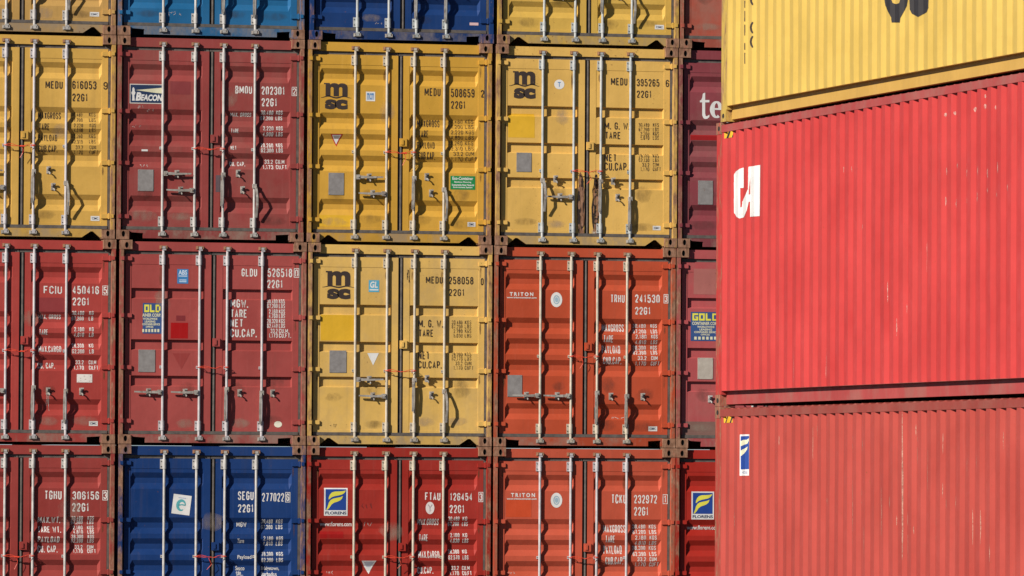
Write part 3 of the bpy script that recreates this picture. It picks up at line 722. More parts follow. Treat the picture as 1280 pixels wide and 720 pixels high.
# rust eaten along the closing edges of the doors
def rustpatch(c, x0, y0, x1, y1, n):
    ps = []
    for i in range(n):
        a = random.uniform(x0, x1); q = y0 + (y1-y0)*(i+random.random())/n; w = random.uniform(1.2, 3.2); h = random.uniform(2, 6)
        ps.append(poly([pt(c, min(max(a+w*math.cos(t)*random.uniform(.6,1.2), x0-1), x1+1), q+h*math.sin(t)*random.uniform(.6,1.2)) for t in [2*math.pi*k/9 for k in range(9)]]))
    for k, pp in enumerate(ps): mark(c, 'rust_patch', [pp], rusty((.30,.18,.06), 1.1 if k % 3 else .75), .0014+.00025*(k % 7))
def blot(x, y, w, h, seed):
    r_ = random.Random(seed); n = 22
    return poly([pt(c, x+w*math.cos(2*math.pi*k/n)*r_.uniform(.72,1.1), y+h*math.sin(2*math.pi*k/n)*r_.uniform(.85,1.1)) for k in range(n)])
burnt = ink((.022, .013, .009), .55, 'burnt_paint'); ochre = rusty((.26,.13,.035), .55)
mark(c, 'rust_patch', [blot(726, 258, 4.8, 40, 5)], rusty((.13,.055,.018), .6), .0012)
mark(c, 'rust_patch', [blot(744.6, 259, 5.2, 41, 6)], burnt, .0012)
for k, (x, y, w, h) in enumerate(((723.6,262,2.2,30),(727.8,230,1.9,9),(727.6,282,1.8,12),(729,256,.9,12))): mark(c, 'rust_patch', [blot(x, y, w, h, 20+k)], burnt, .0017)
for k, (x, y, w, h) in enumerate(((742.4,240,1.0,9),(746.4,262,1.0,7),(744,289,2.4,4),(748.2,244,.8,6),(742.0,262,.8,5))): mark(c, 'rust_patch', [blot(x, y, w, h, 40+k)], ochre, .0017)
gx, gz = pt(c, 745, 291); feather(mark(c, 'stain', [soft(gx, gz, .09, .05, 71)], stain_mat((.45,.38,.30), 1.3, (30, 30, 22)), .0024), gx, gz, .09, .05)
rustpatch(c, 723.5, 222, 728.5, 292, 14); rustpatch(c, 742, 220, 748.0, 294, 14)
c = cc[1,4]
# large slab-serif letters "te(x)"
def T(u, v): return pt(c, 874.6+u*13.2, 116.4+v*32.0)
tt = [(.30,.02),(.52,-.02),(.52,.27),(.92,.27),(.92,.36),(.52,.36),(.52,.80),(.58,.90),(.70,.90),(.92,.84),(.92,.93),(.72,1.0),(.50,1.01),(.34,.97),(.24,.86),(.24,.36),(.02,.36),(.02,.29),(.16,.26),(.25,.16)]
mark(c, 'logo', [poly([T(*q) for q in tt])], WHITE_CLEAN)
ex_, ez_ = pt(c, 895.6, 137.0)
ring = [(ex_+.057*math.cos(t), ez_+.098*math.sin(t)) for t in [math.radians(4+ 300*k/26) for k in range(27)]]
mark(c, 'logo', [strip(ring, [.042+.022*math.sin(math.radians(4+300*k/26)-1.57)*0+.026*abs(math.cos(math.radians(4+300*k/26)))-.018*abs(math.sin(math.radians(4+300*k/26))) for k in range(27)]), rect((ex_-.03, ez_-.004, ex_+.085, ez_+.020))+(.0004,)], WHITE_CLEAN)
def Xl(u, v): return pt(c, 904.5+u*17, 125.6+v*23)
xx = [(0,0),(.45,0),(.45,.08),(.36,.09),(.52,.34),(.66,.09),(.58,.08),(.58,0),(.97,0),(.97,.08),(.84,.10),(.60,.44),(.90,.90),(1,.92),(1,1),(.52,1),(.52,.92),(.60,.91),(.44,.64),(.26,.91),(.36,.92),(.36,1),(0,1),(0,.92),(.11,.90),(.37,.54),(.10,.10),(0,.08)]
mark(c, 'logo', [poly([Xl(*q) for q in xx])], WHITE_CLEAN)
patch(c, (863,169,922,175.5), (152,24,26)); plate(c, (872.6,225.7,891,255.7))
c = cc[2,0]
number(c, 'FCIU', (54.6,357.5,77.4,367.2), '450416', (90.6,357.5,123.7,367.6), '5', (128,357,135,369), '22G1', (90.6,372.1,111.6,381.8), WHITE)
weights(c, [('MAX. GROSS',(48.2,393.1,76.6,398.8)),('TARE',(49.1,411.6,60,418.4)),('MAX.CARGO',(48.2,432.4,76.6,440.2)),('CU. CAP.',(47.4,453.4,68.8,460.6))], N1, ['KG','LB','KG','LB','KG','LB','CU.M','CU.FT'], (90.2,105.2), (111.6,118.6), [391.2,398,411.6,418.4,432,439.2,452.8,459.6], WHITE)
sticker(c, (96,467.8,115.3,478.1), ink((.75,.70,.66), .35, 'blank_sticker')); sticker(c, (111.1,526.4,122.2,532.4), WHITE_CLEAN, 'CIMC')
patch(c, (46,372,80,392), (140,54,56)); chalk(c, 58, 500, 4, 30, n=2)
c = cc[2,1]
number(c, 'GLDU', (302,335.7,321.4,345.6), '526518', (334.6,335.7,365.2,346.4), '0', (367.3,335.4,374,347), '22G1', (334,349.9,353.5,360.2), WHITE)
weights(c, [('MGW.',(288,374.2,310,384.5)),('TARE',(288.3,386.8,308.8,397)),('NET',(288,398.9,303.9,408.8)),('CU.CAP.',(288,411.2,320.8,421.5))], ['30.480','67.200','2.160','4.760','28.320','62.440','33.2','1.173'], ['KGS','LBS','KGS','LBS','KGS','LBS','CU.M.','CU.FT.'], (334,347), (348.7,356.2), [376.7,382.6,389.4,395,401.4,407.3,413.7,419.5], WHITE, 5.4)
mark(c, 'sticker', [rect(bx(c, 221.5,336.3,235.4,354.5))], LBLUE)
mark(c, 'sticker_print', [text('ABS', bx(c,223,337.5,234,343.5), .03), rect(bx(c,223,344.5,234,345.6)), rect(bx(c,224,349.5,233,350.5)), rect(bx(c,224,351.6,233,352.6))], ink((.55,.66,.80), .2, 'pale_blue_print'), .0028)
goldsign(c, (171.5,378.8,203,417), True)
patch(c, (213.4,403.4,235,423), (168,14,16), .2); patch(c, (220.3,394.4,231.6,401), (128,46,50)); plate(c, (173,437,193.8,465))
mark(c, 'paint_patch', [poly([pt(c,215.8,441.7), pt(c,237.5,441.7), pt(c,226.6,461.7)])], paint(base((150,60,57)), .4, .5, .4, tag='patch'), .0012)
mark(c, 'sticker', [ellipse(*pt(c,347.5,530.4), .052, .04)], ink((.78,.76,.62), .15, 'cream_sticker'))
c = cc[2,2]
msc(c, (408.1,338.8,438,357), (402.7,357,443.2,359.6), (408.9,360.8,438,374))
number(c, 'MEDU', (532.3,345.6,553.5,354.4), '258058', (560.8,346,591.7,355.4), '0', (600.8,347.7,604.4,356.5), '22G1', (560.8,361.3,580.6,370), BLACK, False)
weights(c, [('M. G. W.',(522.9,399.8,553.5,409.2)),('TARE',(523.3,411.9,541.7,421)),('NET',(522.9,439.4,537,449.2)),('CU.CAP.',(522.9,451.3,552,460.6))], ['30.480','67.200','2.280','5.030','28.200','62.170','33.2','1.170'], MS, (564.6,578.1), (580.8,589), [402.9,408.2,413.8,419.6,443,448.3,454.2,459.8], BLACK_FADED, 4.9, BLACK)
mark(c, 'sticker', [rect(bx(c, 460.9,350.2,474,365))], SKYB)
mark(c, 'sticker_print', [text('GL', bx(c,462.6,351.8,472.2,359.8), .03, .15), rect(bx(c,462,361.5,473,363))], WHITE_CLEAN, .0028)
patch(c, (400.9,393.6,445,425.8), (220,172,44)); plate(c, (411.8,438.1,432.9,465.8))
mark(c, 'sticker', [poly([pt(c,459.1,441.4), pt(c,473.6,441.4), pt(c,466.4,456.8)])], WHITE_CLEAN)
chalk(c, 508, 345, 4, 18, BLACK_FADED); chalk(c, 412, 532, 10, 6, BLACK_FADED)
for r, y in ((2, 0), (3, 249.5)):
    c = cc[r,3]
    mark(c, 'logo', [text('T R I T O N', bx(c, 637.2 if r == 2 else 638.8, 365.3 if r == 2 else 616.3, 666.7 if r == 2 else 668.8, 370 if r == 2 else 621.4), .04)], WHITE)
    mark(c, 'logo_lines', [text('www.tritoncontainer.com', bx(c, 633.5, 370.9 if r == 2 else 622.4, 670.8, 373 if r == 2 else 624.6), .03)], WHITE)
    ox, oz = pt(c, 695.6, 374.6 if r == 2 else 625.3)
    mark(c, 'sticker', [ellipse(ox, oz, .077, .097)], WHITE_CLEAN)
    ring = [(ox+.036*math.cos(2*math.pi*k/20), oz+.052*math.sin(2*math.pi*k/20)) for k in range(21)]
    mark(c, 'sticker_print', [strip(ring, .014), ellipse(ox, oz, .022, .034)], ink((.30,.42,.50), .3, 'grey_blue_print'), .0028)
c = cc[2,3]
number(c, 'TRHU', (763.3,368.3,780.8,378.3), '241530', (793.8,368.3,824.7,378.5), '3', (829.5,367.8,835.4,379.2), '22G1', (793.8,383.8,813.3,393.3), WHITE)
weights(c, [('MAXGROSS',(753,405.4,780.5,414.6)),('TARE',(754.5,419.2,766.8,428)),('PAYLOAD',(753,432.1,775.9,441.8)),('CUB.CAP.',(754,446.3,777,455.2))], N1, KGS, (791.8,808), (814,822), [407.4,414.3,420.8,427.7,434.6,440.7,447.6,454.4], WHITE, 5.0)
plate(c, (634.4,468.8,652.5,495.9)); sticker(c, (810.4,533,821.5,539), WHITE_CLEAN, 'CIMC'); chalk(c, 763, 522, 18, 3)
c = cc[3,3]
number(c, 'TCKU', (764.3,618,783,629.3), '232972', (792.5,618.8,821.3,629.3), '1', (828.3,618,834.6,630), '22G1', (792.5,633.8,810.5,644.5), WHITE)
weights(c, [('MAXGROSS',(755,656.3,782.5,665.8)),('TARE',(756.8,669.5,768.8,678.3)),('PAYLOAD',(755,682,778,692.5)),('CUB.CAP.',(756.8,696.3,779.3,705.5))], N1, KGS, (791.3,807.5), (812,820.8), [658.3,665,672,678.8,685,692.5,699,705.5], WHITE, 5.2)
patch(c, (632.5,624.8,664.3,646.3), (196,72,34), .3); chalk(c, 634, 717, 12, 5)
c = cc[2,4]
patch(c, (867,336,895,368), (172,104,98), .7)
goldsign(c, (863.3,389.9,900.5,426.3)); plate(c, (872,447.2,891,473.9), PLATE_PALE)
link('handle_catch', cached('catch0', lambda: catch_mesh(False)), ROD, c['doors'][-1], (pt(c, 887, 498.7)[0], 0, pt(c, 887, 498.7)[1]))
patch(c, (853,527,905,544), (128,96,88), .9)
c = cc[3,0]
number(c, 'TGHU', (55.8,613.3,77,624.3), '306156', (90.5,614.3,123.8,624.5), '3', (128,613,134.8,625.4), '22G1', (90,628.8,111.3,639.5), WHITE)
weights(c, [('MAX.WT.',(47.5,645.8,75.8,653.8)),('TARE WT.',(47.5,658,76.3,665.8)),('PAYLOAD',(47.5,670.5,74.5,678)),('CU. CAP.',(47.5,682,72,690.5))], N1, KGS, (89.3,103.8), (109.5,117.5), [647.5,652.8,659.5,664.8,670.7,676,683.8,689], WHITE, 4.8)
c = cc[3,1]
number(c, 'SEGU', (297.5,614.3,317,625), '277022', (327.5,616.3,355,627), '6', (356.5,615.2,362.8,628), '22G1', (297.5,630.5,317,640.5), WHITE)
weights(c, [('MGW',(296.3,652.5,308.8,658.8)),('Tare',(296.8,673.3,305.5,678.8)),('Payload',(296.8,693.8,314.3,700)),('Seaco',(295,707.5,306.3,713)),('SRL.',(295.5,714.5,303.8,719.5)),('Bridgetown,',(327,708,349.5,714)),('Barbados',(327,714.8,346,720.5))], N1[:6], KGS[:6], (327,341.3), (345.5,353.8), [651.8,658.8,673,679.5,692.5,700], WHITE, 5.2)
cx, cz = pt(c, 226.9, 630.8); R_ = Matrix.Rotation(math.radians(-7), 2)
def rot(u, v): q = R_ @ Vector((u, v)); return (cx+q.x, cz+q.y)
mark(c, 'sticker', [poly([rot(-.118,-.125), rot(.118,-.125), rot(.118,.125), rot(-.118,.125)])], WHITE_CLEAN)
sw = [rot(.052*math.cos(t)*(1-.1*t/6), -.01+.062*math.sin(t)) for t in [ .1+ 5.3*k/22 for k in range(23)]]
mark(c, 'sticker_print', [strip(sw, [.010+.030*math.sin(math.pi*k/22) for k in range(23)]), strip([rot(-.035, -.012), rot(.0, .0), rot(.052, -.002)], .016)], TEAL, .0028)
mark(c, 'sticker_print', [strip([rot(-.05, .085), rot(.05, .085)], .010)], ink((.35,.42,.55), .4, 'slate_print'), .0028)
c = cc[3,2]
number(c, 'FTAU', (531.3,615.5,550.5,625.5), '126454', (562.5,616.3,590.5,625.8), '3', (598,615,604,627.5), '22G1', (562,631.3,580.5,641.3), WHITE)
weights(c, [('MAX.GROSS',(522.5,648.3,548.8,656.3)),('TARE',(523.8,668,535,676.3)),('MAX.CARGO',(523,688.8,549.3,697.5)),('CU.CAP.',(522.5,708.8,542,717))], ['30.480','67.200','2.100','4.630','28.380','62.570','33.2','1.170'], ['KG','LBS','KG','LBS','KG','LBS','CU.M','CU.FT'], (560.5,574.3), (578.3,585.5), [648.3,655,669,675.8,689.5,696.8,710,716.5], WHITE, 5.2)
ox, oz = pt(c, 537.5, 635); mark(c, 'sticker', [ellipse(ox, oz, .058, .080)], ink((.68,.62,.60), .3, 'worn_sticker'))
mark(c, 'sticker_print', [strip([(ox, oz-.045), (ox, oz+.005), (ox-.025, oz+.045)], .010), strip([(ox+.006, oz+.008), (ox+.028, oz+.045)], .010)], ink((.30,.25,.28), .3, 'dim_print'), .0028)
florens(c, (405.1,609.9,434.5,644.7)); mark(c, 'web_address', [text('www.florens.com', bx(c,400.5,652.3,440.5,657.8), .02)], WHITE)
patch(c, (399.3,664.3,429.3,672.5), (158,22,20), .2)
mark(c, 'sticker', [poly([pt(c,452,700.8), pt(c,470.5,700.8), pt(c,461.2,717.6)])], WHITE_CLEAN)
mark(c, 'sticker_print', [poly([pt(c,454.8,702.2), pt(c,467.8,702.2), pt(c,463.6,709), pt(c,459,709)])], ink((.40,.42,.48), .3, 'grey_text_print'), .0028)
chalk(c, 455, 655, 12, 6); chalk(c, 452, 632, 14, 8, ink((.12,.03,.03), .9, 'dark_chalk')); chalk(c, 406, 716, 12, 5)
c = cc[3,4]
florens(c, (864.3,614.5,892.5,649.3)); mark(c, 'web_address', [text('www.florens.com', bx(c,859.5,656.8,900,662), .02)], WHITE)

# ---- cable seals looped round the two inner lock rods
def seal(c, label, var):
    a, b = c['rods'][1], c['rods'][2]; z = c['zg']+.002; rnd = random.Random(var)
    pts = []
    for k in range(9): pts.append((a+.02*math.cos(math.pi*.5+math.pi*k/8), .026-.024*math.sin(math.pi*k/8)*1.0, z+.012))
    loop = []
    for k in range(17):
        u = k/16; loop.append((a-.002+(b-a+.004)*u, -.002-.010*math.sin(math.pi*u)+.004*rnd.random(), z-.004-.010*math.sin(math.pi*u)*rnd.uniform(.3, 1.4)))
    mb = MB(); mb.tube(loop, .0042, 6)
    mb.tube([(x, y-.012, zz+.010+.012*math.sin(3*i/16*math.pi)) for i, (x, y, zz) in enumerate(loop)], .0036, 6)
    for x in (a, b): mb.tube([(x+.024*math.cos(t), .026+.024*math.sin(t), z) for t in [2*math.pi*k/12 for k in range(13)]], .0042, 6)
    m_ = (a+b)/2+rnd.uniform(-.06, .08)
    if var in (0, 2, 3, 7, 8, 9, 10): mb.tube([(m_, -.012, z-.02), (m_+.02, -.012, z-.06), (m_+.015+.03*rnd.random(), -.006, z-.10), (m_-.02, -.004, z-.125-.05*rnd.random())], .0032, 6)
    if var in (0, 1, 2, 4, 8): mb.tube([(m_-.02, -.022, z-.012), (m_+.035, -.022, z-.016)], .010, 8)
    o = link('cable_seal', mb.mesh('cable_seal'), SEAL)
    o.location = c['t'].location
    o['label'] = label; o['category'] = 'cable seal'; o['group'] = 'red cable seals on the door rods'
    return o
for i, (k, s) in enumerate({(1,0): 'red cable seal across the doors of the yellow container numbered 616053', (1,1): 'red cable seal on the maroon container with the lighthouse sign', (1,2): 'tangled red cable seal on the yellow container with the green sticker',
    (1,3): 'red cable seal above the rusted door edges of the yellow container', (2,0): 'red cable seal on the red container numbered 450416', (2,1): 'short red cable seal on the container with the torn blue sign', (2,2): 'thin red cable seal on the grimy yellow container numbered 258058',
    (2,3): 'red cable seal with a hanging loop on the orange red container numbered 241530', (3,0): 'red cable seal on the brownish red container numbered 306156', (3,1): 'red cable seal on the navy blue container', (3,2): 'red cable seal on the deep red container numbered 126454', (3,3): 'red cable seal on the orange red container numbered 232972'}.items()): seal(cc[k], s, i)

# ---------------------------------------------------------------- the stack on the right, long sides in the sun
HC = 2.896; LC = 12.192; PC = .278
def dent(y, z, seed): return .0022*math.sin(y*1.7+seed)*math.sin(z*1.9+seed*2) + .0012*math.sin(y*5.1+seed*3+z*2.3)
def ytab():
    ys = [(-.205, 0.), (-.225, 0.)]; y = -.225
    while y > -LC+.55:
        ys += [(y-.052, .033), (y-.122, .033), (y-.174, 0.), (y-.278, 0.)]; y -= PC
    ys.append((-LC+.205, 0.)); return ys
YT = ytab()
def sdepth(y):
    for (a, da), (b, db) in zip(YT[:-1], YT[1:]):
        if b <= y <= a: return da + (db-da)*((a-y)/(a-b) if a > b else 0)
    return 0.
ZB, ZT = .160, HC-.103
def side_surf(y, z, seed): 
    f = min(1, max(0, (z-ZB)/.25))*min(1, max(0, (ZT-z)/.25))
    return -W2 + .003 + sdepth(y) + dent(y, z, seed)*f
def side_container(Y, z0, label, rgb, seed, wear, streak, railrgb, dx=0., cast_amt=.8, railgrime=.15, grime=0., kside=K_SIDE):
    t = root('shipping_container', label, 'shipping container', (SX+W2+dx, Y, z0), 'containers of the near stack seen along their sides')
    cr = base(rgb, kside); pm = paint(cr, wear, .42, streak, tag='side', grime=grime, dent=.06); rm = paint(base(railrgb, kside), min(1, wear+.1), .55, .5, tag='rail', grime=railgrime)
    zs = [ZB + (ZT-ZB)*k/16 for k in range(17)]
    for s in (-1, 1):
        vs = [(side_surf(y, z, seed)*(1 if s < 0 else -1), y, z) for z in zs for y, _ in YT]; n = len(YT)
        fs = [(j*n+i, j*n+i+1, (j+1)*n+i+1, (j+1)*n+i) for j in range(16) for i in range(n-1)]
        me = bpy.data.meshes.new('side_wall'); me.from_pydata(vs, [], fs); link('side_wall', me, pm, t)
        q = lambda a, b: (a-W2, b-W2) if s < 0 else (W2-b, W2-a)
        mb = MB(); a, b = q(0.0, .06); mb.box(a, b, -LC+.179, -.179, HC-.102, HC-.028); link('top_rail', mb.mesh('top_rail'), rm, t)
        mb = MB(); a, b = q(.066, .074); mb.box(a, b, -LC+.179, -.179, .020, .1545); a, b = q(.004, .12); mb.box(a, b, -LC+.206, -.206, .155, .1595)
        a, b = q(.0745, .13); mb.box(a, b, -LC+.179, -.179, .020, .028); link('bottom_rail', mb.mesh('bottom_rail'), rm, t)
        for e in (0, 1):
            ya, yb = (-.204, -.006) if e == 0 else (-LC+.006, -LC+.204)
            mb = MB(); a, b = q(.004, .15); mb.box(a, b, ya, yb, .119, HC-.119); link('corner_post', mb.mesh('corner_post'), rusty(cr, .42), t)
            for zz in (0, HC-.118):
                mb = MB(); a, b = q(0, .162); ya, yb = (-.178, 0) if e == 0 else (-LC, -LC+.178)
                mb.box(a, b, ya, yb, zz, zz+.118)
                cy = (ya+yb)/2; xo = a-.0006 if s < 0 else b+.0006
                mb.add([(xo, cy+.038*math.cos(2*math.pi*k/14), zz+.059+.026*math.sin(2*math.pi*k/14)) for k in range(14)], [tuple(range(14))], 1)
                link('corner_casting', mb.mesh('corner_casting'), [rusty(cr, cast_amt), DARK], t)
    # roof: cross corrugations whose rounded ends show above the top rail
    vs = []; fs = []; N = int((LC-.5)/.0225); n = 2
    for i in range(N+1):
        y = -.25-(LC-.5)*i/N; zc_ = HC-.024+.012*(math.sin(2*math.pi*y/.225))
        vs += [(-W2+.05, y, HC-.0285), (-W2+.062, y, zc_), (W2-.062, y, zc_), (W2-.05, y, HC-.0285)]
    for i in range(N):
        for k in range(3): fs.append((4*i+k, 4*i+4+k, 4*i+5+k, 4*i+1+k))
    me = bpy.data.meshes.new('roof'); me.from_pydata(vs, [], fs); link('roof', me, rm, t)
    mb = MB(); mb.box(-W2+.165, W2-.165, -.22, -.19, .12, HC-.05); mb.box(-W2+.165, W2-.165, -LC+.19, -LC+.22, .12, HC-.05); link('end_wall', mb.mesh('end_wall'), pm, t)
    fr = lambda *q_: (lambda b_: (b_.box(*q_), link('end_frame', b_.mesh('end_frame'), rm, t)))(MB())
    for ya, yb in ((-.250, -.178), (-LC+.178, -LC+.250)):
        fr(-W2+.0605, W2-.0605, ya, yb, HC-.04, HC-.014)
    for ya, yb in ((-.168, -.05), (-LC+.05, -LC+.168)):
        fr(-W2+.163, W2-.163, ya+.0003, yb-.0003, HC-.10, HC-.0145); fr(-W2+.163, W2-.163, ya, yb, .012, .118)
    fr(-W2+.131, W2-.131, -.249, -.18, .0165, .1185)
    mb = MB(); mb.box(-W2+.135, W2-.135, -LC+.25, -.25, .12, .15); link('floor', mb.mesh('floor'), rm, t)
    return dict(t=t, Y=Y, z0=z0, seed=seed, dx=dx, cr=cr)
def spt(c, px, py):
    """the place on the corrugated wall that a line of sight meets first"""
    d = ray(px, py); X = SX + c['dx']; q = CAMP + d*((X-CAMP.x)/d.x); st = d/d.y*.002
    for k in range(120):
        y = q.y-c['Y']; z = q.z-c['z0']
        if q.x - (X+W2) >= side_surf(y, z, c['seed']): break
        q = q + st
    return (q.y-c['Y'], q.z-c['z0'])
def fine(f, pts, step):
    out = []
    for i, p in enumerate(pts):
        r_ = pts[(i+1) % len(pts)]; n = max(1, int(math.hypot(r_[0]-p[0], r_[1]-p[1])/step))
        for k in range(n): out.append(f(p[0]+(r_[0]-p[0])*k/n, p[1]+(r_[1]-p[1])*k/n))
    return poly(out)
def smark(c, name, pieces, mat, lift=.0025):
    pieces = [([(a, b) for a, b in vs], fs) for vs, fs in pieces]
    zs = [ZB + (ZT-ZB)*k/16 for k in range(17)]
    me = drape(pieces, lift, [y for y, _ in YT], zs, lambda y, z: side_surf(y, z, c['seed']), 'x'); me.name = name
    return link(name, me, mat, c['t'])
HP = HC+.004
low = side_container(66.675, 0, 'dull red container with a narrow wing sign at the bottom of the near stack', (209,86,75), 1.3, .4, .45, (180,80,70))
mid_ = side_container(66.674, HP, 'bright red container with white emblem in the middle of the near stack', (229,74,72), 4.1, .25, .35, (206,88,86), railgrime=.28)
top = side_container(66.524, 2*HP, 'yellow container with huge dark letters on top of the near stack', (246,208,106), 2.2, .12, .35, (243,194,100), cast_amt=.5, railgrime=.03)
ZQ = lambda u, v: spt(mid_, 905+u/8, 195+v/8)
ca = [(200,115),(200,318),(166,320),(166,515),(180,512),(188,455),(243,330),(247,108),(365,90),(360,600),(264,607),(264,456),(250,458),(232,540),(200,613),(160,625),(130,610),(103,568),(103,185),(122,155),(160,128)]
smark(mid_, 'logo', [fine(ZQ, ca, 6)], WHITE_CLEAN)
smark(mid_, 'logo_counter', [fine(ZQ, [(267,215),(267,384),(250,386),(252,340),(260,270)], 6)], ink((.42,.075,.07), .2, 'red_print_gap'), .0035)
for c_, (x0, y0) in ((mid_, (905.7, 164.2)), (low, (905.2, 519.6))):
    S = lambda u, v: spt(c_, x0+u, y0+v-(.16*u if c_ is mid_ else .03*u))
    smark(c_, 'hazard_sticker', [fine(S, [(0,1.2),(11,1.2),(11,9),(0,9)], 1)], ink((.70,.38,.015), .1, 'hazard_yellow'))
    smark(c_, 'hazard_stripe', [fine(S, [(2.6,9), (5.4,1.2), (8,1.2), (5.2,9)], 1), fine(S, [(9.4,9), (11,5), (11,9)], 1)] if c_ is mid_ else [fine(S, [(1.6,9), (4,1.2), (5.4,1.2), (3,9)], 1), fine(S, [(7.2,9), (9.8,1.2), (11,1.2), (11,3.5), (9.2,9)], 1)], ink((.02,.02,.02), .1, 'hazard_black'), .0033)
V = lambda u, v: spt(low, 910+u/9, 530+v/9)
smark(low, 'logo', [fine(V, ((136,118),(243,116),(240,580),(134,582)), 9)], WHITE_CLEAN)
smark(low, 'logo_field', [fine(V, ((147,138),(241,134),(239,508),(146,512)), 9)], BLUE, .0033)
smark(low, 'logo_wing', [fine(V, ((240,160),(238,190),(222,222),(190,232),(148,250),(148,192),(180,178),(215,178)), 9), fine(V, ((226,252),(218,290),(190,328),(148,362),(148,298),(180,282),(205,270)), 9)], CREAM, .0041)
smark(low, 'logo_name', [text('ENS', (V(158,560)[0], V(158,560)[1], V(228,528)[0], V(228,528)[1]), .02)], ink((.25,.28,.38), .3, 'dim_navy_print'), .0033)
# stacked number and huge letters, of which the photograph shows only the lower ends
A = lambda u, v: spt(top, 900+u/8, v/8)
ps = [fine(A, [(u0, v0), (u0+9, v0), (u0+9, v1), (u0, v1)], 8) for u0, v0, v1 in ((246, 5, 78), (246, 108, 215), (246, 246, 355), (246, 430, 498), (246, 528, 638))]
for v0, v1 in ((-80, 52), (218, 335), (358, 478)):
    h_ = v1-v0
    ps.append(fine(A, [(334, v0), (334, v0+16), (324, v0+36), (321, v0+h_*.5), (324, v1-36), (334, v1-16), (334, v1), (322, v1-2), (306, v1-26), (300, v0+h_*.5), (306, v0+26), (322, v0+2)], 8))
smark(top, 'container_number', ps, LOGO_DARK)
B = lambda u, v: spt(top, 1090+u/12, v/12)
l1 = [(190,-300),(190,0),(205,80),(240,170),(290,260),(300,338),(422,338),(430,270),(480,180),(525,90),(540,0),(540,-300),(425,-300),(425,0),(412,45),(362,62),(312,42),(298,0),(298,-300)]
l2 = [(565,-300),(565,0),(570,140),(602,205),(695,257),(820,185),(850,120),(852,0),(852,-300)]
smark(top, 'logo', [fine(B, l1, 12), fine(B, l2, 12)], ink((.024,.021,.023), .1, 'huge_letter_print'))
# pale scratches where other boxes have rubbed the paint away
rnd = random.Random(3)
def scratches(c_, spots, mat):
    ps = []
    for x, y, h, w in spots:
        w *= .55; pts = [spt(c_, x+rnd.uniform(-.3, .3), y+h*k/4) for k in range(5)]
        ps.append(strip(pts, [w*.3, w*rnd.uniform(.6, 1.2), w*rnd.uniform(.7, 1.3), w*rnd.uniform(.5, 1), w*.2]))
    for q_ in ps: smark(c_, 'scratch', [q_], mat, .0016)
SCR = ink((0.581, 0.317, 0.273), 1.0, 'scratched_primer')
sp_ = [(1182.5,141,5,.05),(1194,139,5,.045),(1219.5,134,6,.06),(1232,130,6,.05),(1232,118,5,.03),(1245,132,5,.03)]
sp_ += [(1184+12.6*k+rnd.uniform(-1,1), 208+rnd.uniform(-4,6)-k*.4, rnd.uniform(6,16), rnd.uniform(.02,.05)) for k in range(6)]
sp_ += [(1183+12.7*k+rnd.uniform(-1,1), 250-k*3+rnd.uniform(-4,4), rnd.uniform(5,12), .025) for k in range(7)]
sp_ += [(1110,352,26,.018),(1121,398,22,.018),(1134,380,12,.014),(1159,300,40,.010),(1078,280,7,.02),(1055,208,8,.015),(1065,208,7,.015),(992,440,44,.012),(1033,436,40,.012)]
scratches(mid_, sp_, SCR)
SCR2 = ink((0.493, 0.246, 0.185), .9, 'scratched_primer_dull')
sp2 = [(1128,515,185,.035),(1128.5,560,140,.02),(1066,545,20,.02),(1066,600,80,.02),(1078,548,18,.02),(1022,528,18,.015),(1102,610,60,.02),(1112,620,16,.02),(1135,640,60,.02),(1147,540,40,.02),(1160,560,60,.015),(1183,615,20,.02),(1195,620,18,.02),(1034,622,8,.02),(918,640,20,.02)] + [(rnd.uniform(960,1275), rnd.uniform(530,690), rnd.uniform(8,50), rnd.uniform(.008,.018)) for _ in range(16)]
scratches(low, sp2, SCR2)
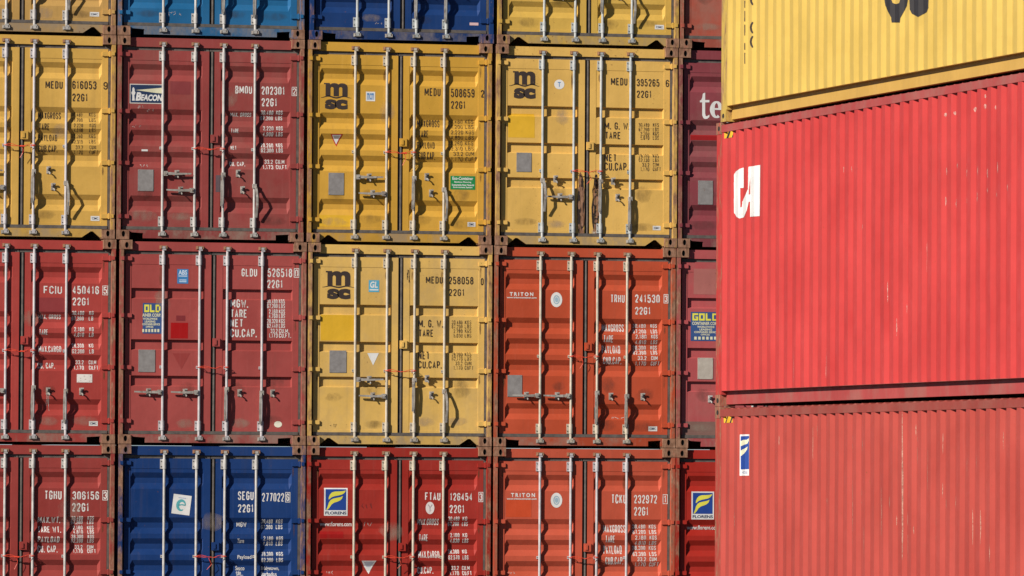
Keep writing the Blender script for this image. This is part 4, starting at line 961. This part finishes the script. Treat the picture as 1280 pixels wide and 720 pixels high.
# ---------------------------------------------------------------- ground, sky, sun, camera
m, nt, p, pos = newmat('yard_concrete')
a = noise(nt, pos, .35, 6, .6); b = noise(nt, pos, 6., 6, .7)
cg = mixc(nt, ramp(nt, a, .35, .65), (.045, .042, .038), (.075, .069, .06)); cg = mixc(nt, ramp(nt, b, .5, .75, 0, .4), cg, (.035, .032, .03))
nt.links.new(cg, p.inputs['Base Color']); p.inputs['Roughness'].default_value = .9
me = bpy.data.meshes.new('ground'); S_ = 4000; me.from_pydata([(-S_,-S_,0),(S_,-S_,0),(S_,S_,0),(-S_,S_,0)], [], [(0,1,2,3)])
g = link('ground', me, m); g['kind'] = 'structure'; g['label'] = 'grey concrete ground of the container yard'; g['category'] = 'ground'; g.location = (0, 0, -.004)

DUST, AIR = .1, .45
SUN = Vector((1.60, 1.0, -1.02)).normalized()
sl = bpy.data.lights.new('sun', 'SUN'); sl.energy = 5.0; sl.angle = math.radians(.53); sl.color = (1, .93, .83)
so = bpy.data.objects.new('sun', sl); COL.objects.link(so); so.rotation_euler = SUN.to_track_quat('-Z', 'Y').to_euler(); so.location = (-60, 20, 60)
w = bpy.data.worlds.new('World'); C.world = w; w.use_nodes = True; nt = w.node_tree
sky = nt.nodes.new('ShaderNodeTexSky'); sky.sky_type = 'NISHITA'; sky.sun_disc = False
sky.sun_elevation = math.asin(-SUN.z); sky.sun_rotation = math.atan2(-SUN.x, -SUN.y)
bg = nt.nodes['Background']; bg.inputs['Strength'].default_value = .05; sky.dust_density = DUST; sky.air_density = AIR; sky.ozone_density = 1.0
nt.links.new(sky.outputs[0], bg.inputs['Color'])

cam = bpy.data.cameras.new('camera'); co = bpy.data.objects.new('camera', cam); COL.objects.link(co)
cam.sensor_width = 36; cam.lens = F/1280*36; cam.clip_start = 1; cam.clip_end = 20000
Mx = Matrix((( rt.x, up.x, -fw.x, 0), (rt.y, up.y, -fw.y, 0), (rt.z, up.z, -fw.z, ZC), (0,0,0,1)))
co.matrix_world = Mx; C.camera = co
C.view_settings.view_transform = 'Standard'; C.view_settings.look = 'None'; C.view_settings.gamma = 1
C.view_settings.use_curve_mapping = False; C.view_settings.exposure = .36
C.render.engine = 'CYCLES'; C.cycles.max_bounces = 6; C.cycles.transparent_max_bounces = 12
C.cycles.use_denoising = True
